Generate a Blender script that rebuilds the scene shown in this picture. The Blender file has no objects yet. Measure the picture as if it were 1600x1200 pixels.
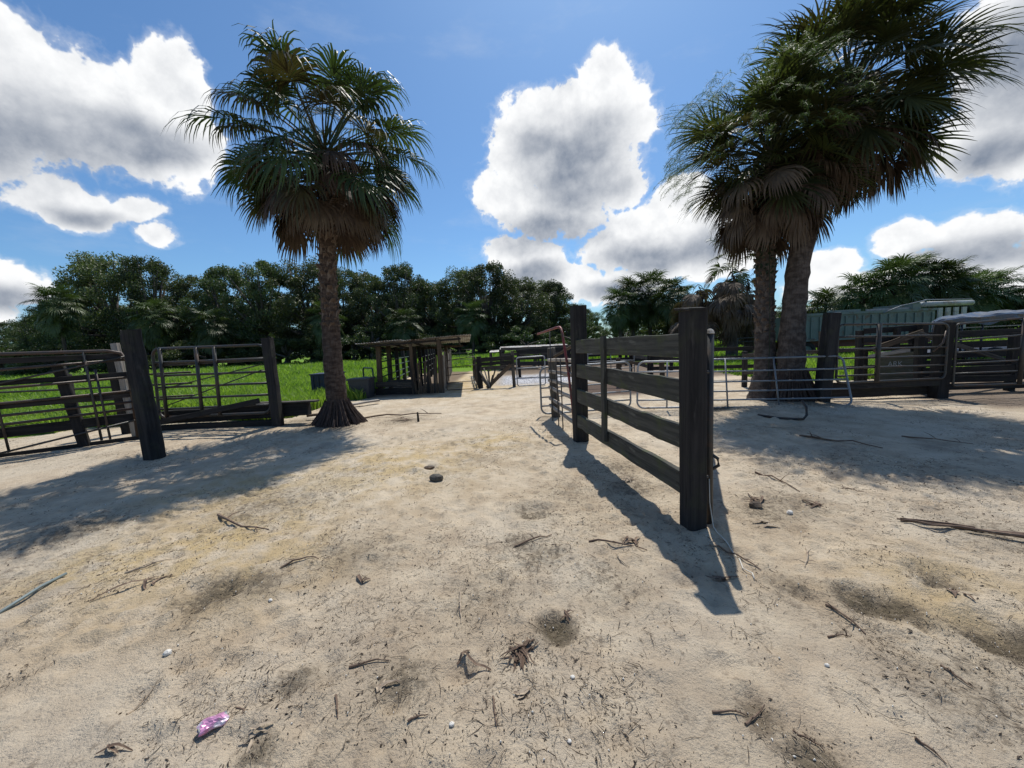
import bpy, math, random
import numpy as np
from mathutils import Vector, Matrix

# ------------------------------------------------------------------ camera, sky, sun, exposure
SC = bpy.context.scene
COL = SC.collection
R = math.radians
rng = np.random.default_rng(11)
random.seed(11)

cam = bpy.data.cameras.new('camera')
cam_o = bpy.data.objects.new('camera', cam)
COL.objects.link(cam_o)
cam.sensor_width = 36.0
cam.lens = 36.0 * 601.0 / 1600.0
cam.clip_start = 0.05
cam.clip_end = 4000
cam_o.matrix_world = Matrix.Translation((0, 0, 1.6)) @ Matrix.Rotation(R(90 - 5.9), 4, 'X') @ Matrix.Rotation(R(-2.7), 4, 'Z')
SC.camera = cam_o

SUN_EL, SUN_AZ = R(61.0), R(17.0)
sun_dir = Vector((math.sin(SUN_AZ) * math.cos(SUN_EL), math.cos(SUN_AZ) * math.cos(SUN_EL), math.sin(SUN_EL)))
sun = bpy.data.lights.new('sun', 'SUN')
sun.energy = 5.0
sun.angle = R(0.53)
sun.color = (1.0, 0.955, 0.88)
sun_o = bpy.data.objects.new('sun', sun)
COL.objects.link(sun_o)
sun_o.rotation_euler = (-sun_dir).to_track_quat('-Z', 'Y').to_euler()

SC.view_settings.view_transform = 'Standard'
SC.view_settings.look = 'None'
SC.view_settings.gamma = 1.0
SC.view_settings.exposure = -0.14
SC.view_settings.use_curve_mapping = False
SC.cycles.max_bounces = 6
SC.cycles.diffuse_bounces = 2
SC.cycles.glossy_bounces = 2
SC.cycles.transmission_bounces = 3
SC.cycles.use_denoising = True


class NT:
    """small helper for node trees"""
    def __init__(self, tree):
        self.t = tree
        self.n = tree.nodes
        self.l = tree.links

    def new(self, kind, **kw):
        nd = self.n.new(kind)
        for k, v in kw.items():
            setattr(nd, k, v)
        return nd

    def put(self, sock, v):
        if isinstance(v, bpy.types.NodeSocket):
            self.l.new(v, sock)
        else:
            sock.default_value = v

    def math(self, op, a, b=0.0, c=None, clamp=False):
        nd = self.new('ShaderNodeMath', operation=op, use_clamp=clamp)
        self.put(nd.inputs[0], a)
        self.put(nd.inputs[1], b)
        if c is not None:
            self.put(nd.inputs[2], c)
        return nd.outputs[0]

    def vmath(self, op, a, b=(0, 0, 0), out=0):
        nd = self.new('ShaderNodeVectorMath', operation=op)
        self.put(nd.inputs[0], a)
        if op == 'SCALE':
            self.put(nd.inputs['Scale'], b)
        else:
            self.put(nd.inputs[1], b)
        return nd.outputs[out]

    def noise(self, vec, scale, detail=4.0, rough=0.55, out='Fac'):
        nd = self.new('ShaderNodeTexNoise')
        if vec is not None:
            self.l.new(vec, nd.inputs['Vector'])
        nd.inputs['Scale'].default_value = scale
        nd.inputs['Detail'].default_value = detail
        nd.inputs['Roughness'].default_value = rough
        return nd.outputs[out]

    def step(self, v, lo, hi, a=0.0, b=1.0, smooth=True):
        nd = self.new('ShaderNodeMapRange')
        nd.interpolation_type = 'SMOOTHSTEP' if smooth else 'LINEAR'
        self.put(nd.inputs[0], v)
        nd.inputs[1].default_value = lo
        nd.inputs[2].default_value = hi
        nd.inputs[3].default_value = a
        nd.inputs[4].default_value = b
        return nd.outputs[0]

    def mix(self, f, a, b, mode='MIX'):
        nd = self.new('ShaderNodeMix', data_type='RGBA', blend_type=mode)
        self.put(nd.inputs[0], f)
        for s, v in ((nd.inputs[6], a), (nd.inputs[7], b)):
            if isinstance(v, bpy.types.NodeSocket):
                self.l.new(v, s)
            else:
                s.default_value = (v[0], v[1], v[2], 1.0)
        return nd.outputs[2]


world = bpy.data.worlds.new('World')
SC.world = world
world.use_nodes = True
W = NT(world.node_tree)
W.n.clear()
sky = W.new('ShaderNodeTexSky', sky_type='NISHITA')
sky.sun_disc = False
sky.sun_elevation = SUN_EL
sky.sun_rotation = SUN_AZ
sky.altitude = 10
sky.air_density = 1.0
sky.dust_density = 0.8
sky.ozone_density = 3.0
SKY_STRENGTH = 0.122
# cumulus: (azimuth, elevation, half width, half height) in radians
BLOBS = [(-0.837, 0.412, 0.125, 0.080), (-0.749, 0.412, 0.125, 0.074), (-0.665, 0.475, 0.060, 0.055), (-0.651, 0.395, 0.062, 0.070),
         (-0.86, 0.465, 0.050, 0.040), (-0.93, 0.368, 0.089, 0.095), (-1.012, 0.307, 0.088, 0.096), (-0.815, 0.264, 0.080, 0.034),
         (-0.742, 0.272, 0.042, 0.028), (-0.712, 0.230, 0.034, 0.022), (-0.895, 0.134, 0.046, 0.040), (-0.946, 0.102, 0.061, 0.056),
         (0.243, 0.545, 0.058, 0.046), (0.130, 0.508, 0.110, 0.055), (0.274, 0.482, 0.078, 0.058), (0.062, 0.436, 0.080, 0.070),
         (0.182, 0.412, 0.125, 0.090), (0.309, 0.468, 0.055, 0.036), (0.0, 0.356, 0.080, 0.060), (0.125, 0.312, 0.135, 0.068),
         (0.285, 0.345, 0.055, 0.048), (0.016, 0.222, 0.066, 0.038), (0.071, 0.192, 0.090, 0.044), (0.412, 0.298, 0.066, 0.046),
         (0.345, 0.255, 0.085, 0.045), (0.477, 0.238, 0.089, 0.050), (0.258, 0.206, 0.070, 0.048), (0.398, 0.185, 0.130, 0.050),
         (0.12, 0.148, 0.13, 0.034), (0.266, 0.122, 0.12, 0.034), (0.49, 0.159, 0.101, 0.041), (0.898, 0.39, 0.062, 0.086),
         (0.877, 0.281, 0.060, 0.049), (0.933, 0.279, 0.056, 0.075), (0.795, 0.153, 0.050, 0.028), (0.875, 0.142, 0.066, 0.032),
         (0.85, 0.091, 0.086, 0.042), (0.681, 0.128, 0.046, 0.026), (0.721, 0.077, 0.084, 0.030), (0.934, 0.076, 0.064, 0.057),
         # the same kind of clouds go on round the rest of the sky
         (1.4, 0.33, 0.2, 0.1), (2.3, 0.4, 0.2, 0.12), (-1.5, 0.4, 0.18, 0.1), (-2.4, 0.35, 0.2, 0.1)]
DARKS = [(-0.863, 0.350, 0.120, 0.044), (-0.735, 0.380, 0.085, 0.036), (-0.95, 0.33, 0.106, 0.060), (0.183, 0.430, 0.100, 0.056),
         (0.18, 0.361, 0.107, 0.059), (0.114, 0.264, 0.125, 0.043), (0.091, 0.455, 0.050, 0.035), (0.355, 0.185, 0.110, 0.034),
         (0.477, 0.195, 0.085, 0.030), (0.9, 0.358, 0.052, 0.060), (0.888, 0.259, 0.048, 0.030), (0.883, 0.108, 0.060, 0.025),
         (0.82, 0.118, 0.038, 0.015), (-0.805, 0.248, 0.050, 0.014), (-0.898, 0.11, 0.035, 0.022), (0.07, 0.175, 0.07, 0.02), (0.28, 0.115, 0.10, 0.02),
         (1.4, 0.29, 0.18, 0.05), (2.3, 0.35, 0.18, 0.06), (-1.5, 0.36, 0.16, 0.05), (-2.4, 0.31, 0.18, 0.05)]
tc = W.new('ShaderNodeTexCoord')
dirv = tc.outputs['Generated']
sep = W.new('ShaderNodeSeparateXYZ')
W.l.new(dirv, sep.inputs[0])
az = W.math('ARCTAN2', sep.outputs[0], sep.outputs[1])
el = W.math('ARCSINE', sep.outputs[2])
cmb = W.new('ShaderNodeCombineXYZ')
W.l.new(az, cmb.inputs[0])
W.l.new(el, cmb.inputs[1])
warp = W.noise(dirv, 7.0, 2.0, 0.55, 'Color')
warp = W.vmath('SCALE', W.vmath('SUBTRACT', warp, (0.5, 0.5, 0.5)), 0.07)
uv = W.vmath('MULTIPLY', W.vmath('ADD', cmb.outputs[0], warp), (1, 1, 0))


def blob_field(blobs, vec, grow=1.0, soft=0.22):
    cur = None
    for (a, e, ra, re) in blobs:
        nd = W.new('ShaderNodeVectorMath', operation='MULTIPLY_ADD')
        W.put(nd.inputs[0], vec)
        nd.inputs[1].default_value = (grow / ra, grow / re, 0)
        nd.inputs[2].default_value = (-a * grow / ra, -e * grow / re, 0)
        v = W.vmath('LENGTH', nd.outputs[0], out=1)
        if cur is None:
            cur = v
        elif soft:
            nd = W.new('ShaderNodeMath', operation='SMOOTH_MIN')
            W.put(nd.inputs[0], cur)
            W.put(nd.inputs[1], v)
            nd.inputs[2].default_value = soft
            cur = nd.outputs[0]
        else:
            cur = W.math('MINIMUM', cur, v)
    return W.math('SUBTRACT', 1.0, cur)


field = blob_field(BLOBS, uv, 0.95, 0.14)
dk = blob_field(DARKS, uv, 0.66, 0.35)


wv = W.vmath('ADD', dirv, W.vmath('SCALE', warp, 0.3))
n_a = W.noise(wv, 9.0, 8.0, 0.6)
n_b = W.noise(W.vmath('ADD', wv, (0.006, 0.0, 0.024)), 9.0, 8.0, 0.6)
bill = W.math('ABSOLUTE', W.math('SUBTRACT', W.noise(wv, 24.0, 4.0, 0.55), 0.5))
p0 = W.math('SUBTRACT', W.math('MULTIPLY', W.math('SUBTRACT', n_a, 0.5), 1.3), W.math('MULTIPLY', W.math('SUBTRACT', bill, 0.12), 1.6))
dens = W.math('ADD', W.math('MULTIPLY', field, 1.35), W.math('MULTIPLY', p0, 1.12))
alpha = W.math('MAXIMUM', W.step(dens, 0.0, 0.24), W.step(dens, -0.25, 0.22, 0.0, 0.30))
thick = W.step(dens, 0.2, 1.3)
dark = W.step(W.math('ADD', dk, W.math('MULTIPLY', p0, 0.16)), -0.2, 0.85)
relief = W.math('MULTIPLY', W.math('SUBTRACT', n_a, n_b), 1.15)
lowgrey = W.math('MULTIPLY', thick, 0.14)
shade = W.math('SUBTRACT', W.math('ADD', W.math('MULTIPLY', dark, 0.74), lowgrey), relief, clamp=True)
ccol = W.mix(shade, (1.10, 1.11, 1.12), (0.235, 0.285, 0.375))
skyc = W.mix(1.0, sky.outputs[0], (SKY_STRENGTH * 0.68, SKY_STRENGTH * 0.95, SKY_STRENGTH * 1.14), 'MULTIPLY')
# faint high wisps
wis = W.vmath('MULTIPLY', dirv, (3.0, 3.0, 9.0))
wisp = W.math('MULTIPLY', W.step(W.noise(wis, 1.6, 6.0, 0.6), 0.55, 0.8), 0.16)
skyw = W.mix(wisp, skyc, (0.75, 0.82, 0.92))
bg = W.new('ShaderNodeBackground')
W.l.new(skyw, bg.inputs[0])
bgc = W.new('ShaderNodeBackground')
W.l.new(ccol, bgc.inputs[0])
mxs = W.new('ShaderNodeMixShader')
W.l.new(alpha, mxs.inputs[0])
W.l.new(bg.outputs[0], mxs.inputs[1])
W.l.new(bgc.outputs[0], mxs.inputs[2])
wo = W.new('ShaderNodeOutputWorld')
W.l.new(mxs.outputs[0], wo.inputs[0])
world.cycles.sampling_method = 'MANUAL'
world.cycles.sample_map_resolution = 512


# ------------------------------------------------------------------ materials
def material(name):
    m = bpy.data.materials.new(name)
    m.use_nodes = True
    t = NT(m.node_tree)
    b = t.n['Principled BSDF']
    return m, t, b


def coords(t, kind='Object', scale=(1, 1, 1)):
    c = t.new('ShaderNodeTexCoord')
    return t.vmath('MULTIPLY', c.outputs[kind], scale)


def bump(t, b, h, strength, dist):
    nd = t.new('ShaderNodeBump')
    nd.inputs['Strength'].default_value = strength
    nd.inputs['Distance'].default_value = dist
    t.l.new(h, nd.inputs['Height'])
    t.l.new(nd.outputs[0], b.inputs['Normal'])


def wood_mat(name, c1, c2, moss=0.0, rough=0.85):
    """weathered timber, grain along the local X axis"""
    m, t, b = material(name)
    info = t.new('ShaderNodeObjectInfo')
    off = t.vmath('SCALE', info.outputs['Location'], 3.7)
    v = t.vmath('ADD', coords(t, 'Object', (1.2, 30, 30)), off)
    grain = t.noise(v, 1.0, 5.0, 0.65)
    big = t.noise(coords(t, 'Object', (1.0, 4, 4)), 1.6, 4.0, 0.6)
    col = t.mix(t.step(grain, 0.3, 0.7), c1, c2)
    col = t.mix(t.step(big, 0.45, 0.75, 0, 0.6), col, tuple(0.45 * v for v in c1))
    crack = t.noise(t.vmath('ADD', coords(t, 'Object', (0.7, 55, 55)), off), 1.0, 2.0, 0.5)
    col = t.mix(t.step(crack, 0.66, 0.72, 0, 0.85), col, tuple(0.2 * v for v in c1))
    col = t.mix(t.step(t.noise(coords(t, 'Object', (2.0, 12, 12)), 1.0, 4.0, 0.7), 0.58, 0.72, 0, 0.55), col, tuple(min(0.5, 2.0 * v) for v in c2))
    if moss:
        col = t.mix(t.step(t.noise(coords(t), 5.0, 5.0, 0.6), 0.5, 0.7, 0, moss), col, (0.075, 0.09, 0.03))
    val = t.math('ADD', 0.8, t.math('MULTIPLY', info.outputs['Random'], 0.4))
    hs = t.new('ShaderNodeHueSaturation')
    t.l.new(val, hs.inputs['Value'])
    t.l.new(col, hs.inputs['Color'])
    t.l.new(hs.outputs[0], b.inputs['Base Color'])
    b.inputs['Roughness'].default_value = rough
    b.inputs['Specular IOR Level'].default_value = 0.25
    bump(t, b, grain, 0.7, 0.006)
    return m


def paint_mat(name, c, rust=None, amount=0.3, metal=0.0, rough=0.5, scale=6.0):
    m, t, b = material(name)
    co = coords(t)
    n = t.noise(co, scale, 6.0, 0.65)
    col = t.mix(t.noise(co, scale * 0.4, 3.0), tuple(v * 0.8 for v in c), tuple(min(1, v * 1.15) for v in c))
    if rust:
        col = t.mix(t.step(n, 0.62 - amount * 0.4, 0.75 - amount * 0.3), col, rust)
    t.l.new(col, b.inputs['Base Color'])
    b.inputs['Metallic'].default_value = metal
    t.l.new(t.step(n, 0.3, 0.8, rough - 0.08, min(1, rough + 0.25), False), b.inputs['Roughness'])
    bump(t, b, n, 0.25, 0.004)
    return m


def leaf_mat(name, c1, c2, trans=0.35, rough=0.45, scale=0.7, spec=0.4):
    m, t, b = material(name)
    info = t.new('ShaderNodeObjectInfo')
    geo = t.new('ShaderNodeNewGeometry')
    n = t.noise(coords(t), scale, 3.0)
    f = t.math('ADD', t.step(n, 0.3, 0.7, 0, 0.6), t.math('MULTIPLY', geo.outputs['Random Per Island'], 0.45), clamp=True)
    col = t.mix(f, c1, c2)
    hs = t.new('ShaderNodeHueSaturation')
    t.l.new(t.math('ADD', 0.68, t.math('MULTIPLY', info.outputs['Random'], 0.64)), hs.inputs['Value'])
    t.l.new(t.math('ADD', 0.49, t.math('MULTIPLY', info.outputs['Random'], 0.02)), hs.inputs['Hue'])
    t.l.new(col, hs.inputs['Color'])
    t.l.new(hs.outputs[0], b.inputs['Base Color'])
    b.inputs['Roughness'].default_value = rough
    b.inputs['Specular IOR Level'].default_value = spec
    tr = t.new('ShaderNodeBsdfTranslucent')
    t.l.new(t.mix(1.0, hs.outputs[0], (1.0, 1.15, 0.5), 'MULTIPLY'), tr.inputs[0])
    mx = t.new('ShaderNodeMixShader')
    mx.inputs[0].default_value = trans
    t.l.new(b.outputs[0], mx.inputs[1])
    t.l.new(tr.outputs[0], mx.inputs[2])
    t.l.new(mx.outputs[0], t.n['Material Output'].inputs[0])
    return m


M = {}
M['post'] = wood_mat('dark_post_timber', (0.016, 0.015, 0.0155), (0.034, 0.031, 0.030), 0.12)
M['board'] = wood_mat('weathered_board', (0.042, 0.042, 0.037), (0.085, 0.083, 0.070), 0.5)
M['oldpost'] = wood_mat('old_grey_post', (0.045, 0.040, 0.035), (0.105, 0.093, 0.080), 0.1)
M['palewood'] = wood_mat('pale_grey_wood', (0.24, 0.21, 0.18), (0.40, 0.36, 0.31), 0.0)
M['brownwood'] = wood_mat('brown_wood', (0.055, 0.040, 0.028), (0.12, 0.088, 0.062), 0.1)
M['plywood'] = wood_mat('green_stained_plywood', (0.075, 0.07, 0.045), (0.13, 0.12, 0.085), 0.5)
M['galv'] = paint_mat('galvanised_pipe', (0.21, 0.225, 0.24), (0.12, 0.10, 0.09), 0.2, 0.35, 0.45)
M['whitepipe'] = paint_mat('chalky_white_pipe', (0.32, 0.33, 0.345), (0.2, 0.16, 0.13), 0.2, 0.2, 0.45)
M['darkpipe'] = paint_mat('dark_old_pipe', (0.040, 0.040, 0.038), (0.075, 0.05, 0.036), 0.35, 0.2, 0.45)
M['brownpipe'] = paint_mat('brown_rusty_pipe', (0.052, 0.040, 0.033), (0.06, 0.036, 0.025), 0.5, 0.2, 0.42)
M['greenpipe'] = paint_mat('green_pipe', (0.03, 0.075, 0.06), (0.09, 0.07, 0.05), 0.25, 0.1, 0.45)
M['redpipe'] = paint_mat('red_rusty_pipe', (0.20, 0.032, 0.028), (0.11, 0.06, 0.045), 0.45, 0.1, 0.5)
M['tin'] = paint_mat('tin_sheet', (0.40, 0.40, 0.39), (0.15, 0.10, 0.07), 0.45, 0.4, 0.5, 2.0)
M['trailer'] = paint_mat('faded_green_steel', (0.13, 0.175, 0.165), (0.12, 0.09, 0.065), 0.25, 0.0, 0.55, 2.5)
M['redsteel'] = paint_mat('dull_red_steel', (0.16, 0.045, 0.035), (0.12, 0.07, 0.05), 0.4, 0.0, 0.6, 2.5)
M['rubber'] = paint_mat('tyre_rubber', (0.02, 0.02, 0.021), None, 0, 0, 0.8)
M['whitesteel'] = paint_mat('white_painted_steel', (0.36, 0.38, 0.375), (0.22, 0.19, 0.15), 0.3, 0, 0.5, 2.0)
M['bluemetal'] = paint_mat('dark_blue_metal', (0.025, 0.035, 0.07), (0.06, 0.05, 0.045), 0.3, 0.2, 0.5, 4.0)
M['greybox'] = paint_mat('grey_plastic', (0.05, 0.052, 0.06), None, 0, 0, 0.6)
M['hose'] = paint_mat('grey_green_hose', (0.15, 0.19, 0.19), None, 0, 0, 0.5, 20)
M['string'] = paint_mat('pale_rope', (0.62, 0.58, 0.5), None, 0, 0, 0.9, 20)
M['rock'] = paint_mat('dark_rock', (0.10, 0.09, 0.075), (0.05, 0.045, 0.04), 0.4, 0, 0.95, 30)
M['shell'] = paint_mat('pale_shell', (0.68, 0.64, 0.57), None, 0, 0, 0.6, 40)
M['stick'] = paint_mat('dry_brown_stalk', (0.14, 0.09, 0.06), (0.30, 0.22, 0.15), 0.25, 0, 0.8, 14)
M['palestick'] = paint_mat('bleached_stalk', (0.40, 0.32, 0.23), (0.2, 0.14, 0.1), 0.3, 0, 0.8, 14)
M['litter'] = paint_mat('dark_plant_litter', (0.075, 0.055, 0.04), (0.19, 0.14, 0.095), 0.35, 0, 0.9, 3)
M['sandclod'] = paint_mat('sand_clod', (0.46, 0.38, 0.27), (0.2, 0.16, 0.12), 0.25, 0, 0.95, 9)
M['root'] = paint_mat('palm_root_fibre', (0.06, 0.038, 0.03), (0.11, 0.075, 0.055), 0.3, 0, 0.95, 8)
M['cap'] = paint_mat('pale_pipe_cap', (0.5, 0.47, 0.42), (0.3, 0.22, 0.16), 0.3, 0, 0.7, 10)
M['letter'] = paint_mat('faded_white_lettering', (0.42, 0.42, 0.40), (0.2, 0.18, 0.14), 0.3, 0, 0.9, 20)
M['pink'] = paint_mat('pink_aluminium', (0.60, 0.27, 0.45), (0.6, 0.55, 0.58), 0.35, 0.5, 0.36, 18)
M['oak'] = leaf_mat('oak_leaves', (0.028, 0.046, 0.019), (0.100, 0.130, 0.052), 0.28, 0.5, 0.35)
M['oak2'] = leaf_mat('light_oak_leaves', (0.048, 0.068, 0.027), (0.150, 0.175, 0.075), 0.28, 0.5, 0.35)
M['frond'] = leaf_mat('palm_frond_green', (0.020, 0.038, 0.014), (0.070, 0.098, 0.034), 0.34, 0.46, 1.2, 0.32)
M['frond2'] = leaf_mat('palm_frond_olive', (0.022, 0.031, 0.012), (0.075, 0.084, 0.030), 0.32, 0.46, 1.2, 0.32)
M['frondyel'] = leaf_mat('yellowing_palm_frond', (0.045, 0.046, 0.018), (0.115, 0.10, 0.045), 0.22, 0.5, 1.2, 0.3)
M['dead'] = leaf_mat('dead_palm_frond', (0.05, 0.034, 0.026), (0.125, 0.092, 0.068), 0.15, 0.7, 1.5, 0.2)
M['farpalm'] = leaf_mat('far_palm_frond', (0.035, 0.060, 0.020), (0.10, 0.135, 0.05), 0.2, 0.5, 0.5)
M['vine'] = leaf_mat('feathery_vine', (0.075, 0.12, 0.025), (0.15, 0.20, 0.05), 0.4, 0.6, 1.0)
M['vinedark'] = leaf_mat('dark_climber_leaf', (0.02, 0.035, 0.015), (0.05, 0.07, 0.03), 0.2, 0.5, 1.0)
M['grass'] = leaf_mat('pasture_grass', (0.13, 0.235, 0.028), (0.30, 0.40, 0.075), 0.45, 0.5, 0.35)
M['bark'] = paint_mat('oak_bark', (0.075, 0.065, 0.055), (0.14, 0.13, 0.12), 0.3, 0, 0.95, 3)


def palm_bark(name, c1, c2, ring=14.0):
    m, t, b = material(name)
    co = coords(t, 'Object', (1, 1, 1))
    n = t.noise(t.vmath('MULTIPLY', co, (6, 6, ring)), 1.0, 5.0, 0.65)
    n2 = t.noise(co, 3.0, 4.0, 0.6)
    fib = t.noise(t.vmath('MULTIPLY', co, (40, 40, 5)), 1.0, 3.0, 0.6)
    col = t.mix(t.step(n, 0.35, 0.68), c1, c2)
    col = t.mix(t.step(fib, 0.45, 0.7, 0, 0.5), col, tuple(v * 0.5 for v in c1))
    col = t.mix(t.step(n2, 0.55, 0.75, 0, 0.35), col, (0.15, 0.14, 0.13))
    t.l.new(col, b.inputs['Base Color'])
    b.inputs['Roughness'].default_value = 0.95
    b.inputs['Specular IOR Level'].default_value = 0.15
    h = t.math('ADD', t.math('MULTIPLY', n, 0.7), t.math('MULTIPLY', fib, 0.4))
    bump(t, b, h, 0.9, 0.03)
    return m


M['palmbark'] = palm_bark('palm_bark_brown', (0.045, 0.031, 0.025), (0.115, 0.085, 0.068))
M['palmbark2'] = palm_bark('palm_bark_grey', (0.055, 0.043, 0.037), (0.135, 0.11, 0.095), 9.0)
M['boot'] = palm_bark('palm_leaf_base', (0.075, 0.052, 0.04), (0.19, 0.15, 0.12), 5.0)

# tarpaulin: glossy black plastic
m, t, b = material('black_tarp')
b.inputs['Base Color'].default_value = (0.035, 0.037, 0.045, 1)
b.inputs['Roughness'].default_value = 0.28
bump(t, b, t.noise(coords(t), 5.0, 3.0), 0.4, 0.05)
M['tarp'] = m

# ground sheet: sand, litter, pasture soil, mulch and shell grit by attributes
m, t, b = material('ground_sand')
geo = t.new('ShaderNodeNewGeometry')
P = geo.outputs['Position']


def attr(n):
    a = t.new('ShaderNodeAttribute')
    a.attribute_name = n
    return a.outputs['Fac']


g_grass, g_dark, g_yel, g_grit, g_mulch = attr('grassy'), attr('dirt'), attr('yellow'), attr('grit'), attr('mulch')
n_big = t.noise(P, 0.55, 5.0, 0.6)
n_mid = t.noise(P, 3.2, 6.0, 0.62)
n_fine = t.noise(P, 26.0, 6.0, 0.7)
n_spk = t.noise(P, 85.0, 3.0, 0.7)
# grain drawn out along wheel and hoof drag lines
n_drag = t.noise(t.vmath('MULTIPLY', P, (9.0, 2.2, 1.0)), 1.0, 5.0, 0.65)
col = t.mix(t.step(n_mid, 0.3, 0.7), (0.600, 0.500, 0.365), (0.435, 0.345, 0.245))
col = t.mix(t.step(n_big, 0.42, 0.66, 0, 0.55), col, (0.62, 0.55, 0.44))
col = t.mix(t.step(t.noise(P, 1.3, 5.0, 0.6), 0.54, 0.72, 0, 0.5), col, (0.27, 0.23, 0.185))
col = t.mix(t.math('MULTIPLY', g_yel, t.step(n_mid, 0.36, 0.62)), col, (0.53, 0.39, 0.18))
# organic speckle: denser where dirt is higher
thr = t.math('SUBTRACT', t.math('ADD', n_fine, t.math('MULTIPLY', t.math('SUBTRACT', n_drag, 0.5), 0.55)),
             t.math('MULTIPLY', t.math('ADD', g_dark, t.math('MULTIPLY', t.math('SUBTRACT', n_big, 0.5), 0.25)), -0.32))
col = t.mix(t.step(thr, 0.57, 0.74, 0, 0.62), col, (0.155, 0.125, 0.095))
col = t.mix(t.step(n_spk, 0.62, 0.72, 0, 0.55), col, (0.13, 0.10, 0.075))
col = t.mix(t.step(n_spk, 0.30, 0.24, 0, 0.6), col, (0.70, 0.64, 0.55))
vignette_soil_n = t.math('MULTIPLY', attr('vignette_soil'), t.step(t.noise(P, 2.0, 6.0, 0.65), 0.32, 0.68, 0.35, 1.0))
col = t.mix(t.math('MULTIPLY', vignette_soil_n, 0.30), col, (0.235, 0.175, 0.125))  # brown tint: lens falloff painted into the sand, along with trampled dirt
dk2 = t.math('MULTIPLY', g_dark, t.step(n_fine, 0.25, 0.6, 0.55, 1.0))
col = t.mix(t.math('MULTIPLY', dk2, 0.85), col, (0.105, 0.085, 0.055))
gritc = t.mix(t.step(t.noise(P, 14.0, 4.0, 0.7), 0.42, 0.58), (0.17, 0.165, 0.17), (0.66, 0.66, 0.68))
col = t.mix(g_grit, col, gritc)
mulc = t.mix(n_fine, (0.065, 0.045, 0.035), (0.16, 0.115, 0.09))
col = t.mix(g_mulch, col, mulc)
soil = t.mix(t.step(n_mid, 0.3, 0.7), (0.10, 0.19, 0.016), (0.16, 0.27, 0.028))
col = t.mix(t.step(t.math('ADD', g_grass, t.math('MULTIPLY', t.math('SUBTRACT', n_mid, 0.5), 0.7)), 0.35, 0.65), col, soil)
t.l.new(col, b.inputs['Base Color'])
b.inputs['Roughness'].default_value = 0.95
b.inputs['Specular IOR Level'].default_value = 0.12
hh = t.math('ADD', t.math('MULTIPLY', n_fine, 1.0), t.math('ADD', t.math('MULTIPLY', n_spk, 0.35), t.math('MULTIPLY', n_drag, 0.8)))
bump(t, b, hh, 1.0, 0.026)
M['ground'] = m


# ------------------------------------------------------------------ mesh helpers
class MB:
    def __init__(self):
        self.v = []
        self.f = []

    def add(self, vs, fs):
        o = len(self.v)
        self.v.extend([tuple(map(float, p)) for p in vs])
        self.f.extend([tuple(i + o for i in f) for f in fs])

    def tube(self, pts, rad, n=8, cap=True):
        pts = [Vector(p) for p in pts]
        k = len(pts)
        if not hasattr(rad, '__len__'):
            rad = [rad] * k
        vs, fs = [], []
        ref = None
        for i, p in enumerate(pts):
            d = (pts[min(i + 1, k - 1)] - pts[max(i - 1, 0)])
            if d.length < 1e-9:
                d = Vector((0, 0, 1))
            d.normalize()
            if ref is None:
                ref = Vector((0, 0, 1)) if abs(d.z) < 0.9 else Vector((1, 0, 0))
            a = d.cross(ref)
            if a.length < 1e-6:
                a = d.orthogonal()
            a.normalize()
            b2 = d.cross(a).normalized()
            ref = -b2 if False else ref
            for j in range(n):
                an = 2 * math.pi * j / n
                vs.append(p + a * math.cos(an) * rad[i] + b2 * math.sin(an) * rad[i])
        for i in range(k - 1):
            for j in range(n):
                j2 = (j + 1) % n
                fs.append((i * n + j, i * n + j2, (i + 1) * n + j2, (i + 1) * n + j))
        if cap:
            fs.append(tuple(range(n - 1, -1, -1)))
            fs.append(tuple((k - 1) * n + j for j in range(n)))
        self.add(vs, fs)

    def box(self, lo, hi):
        x0, y0, z0 = lo
        x1, y1, z1 = hi
        self.add([(x0, y0, z0), (x1, y0, z0), (x1, y1, z0), (x0, y1, z0), (x0, y0, z1), (x1, y0, z1), (x1, y1, z1), (x0, y1, z1)],
                 [(0, 3, 2, 1), (4, 5, 6, 7), (0, 1, 5, 4), (1, 2, 6, 5), (2, 3, 7, 6), (3, 0, 4, 7)])

    def mesh(self, name, mat, smooth=False):
        me = bpy.data.meshes.new(name)
        me.from_pydata(self.v, [], self.f)
        me.materials.append(M[mat] if isinstance(mat, str) else mat)
        if smooth:
            me.shade_smooth()
        me.update()
        return me


def obj(name, me, parent=None, loc=(0, 0, 0), rot=None, scale=None):
    o = bpy.data.objects.new(name, me)
    COL.objects.link(o)
    if parent is not None:
        o.parent = parent
    o.location = loc
    if rot is not None:
        o.rotation_euler = rot
    if scale is not None:
        o.scale = scale if hasattr(scale, '__len__') else (scale,) * 3
    return o


def tag(o, label, cat, group=None, kind=None):
    o['label'] = label
    o['category'] = cat
    if group:
        o['group'] = group
    o['kind'] = kind or 'thing'
    return o


def thing(name, label, cat, loc=(0, 0, 0), group=None):
    o = bpy.data.objects.new(name, None)
    COL.objects.link(o)
    o.location = loc
    o.empty_display_size = 0.2
    return tag(o, label, cat, group)


def rel(parent, p):
    return Vector(p) - Vector(parent.location)


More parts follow.
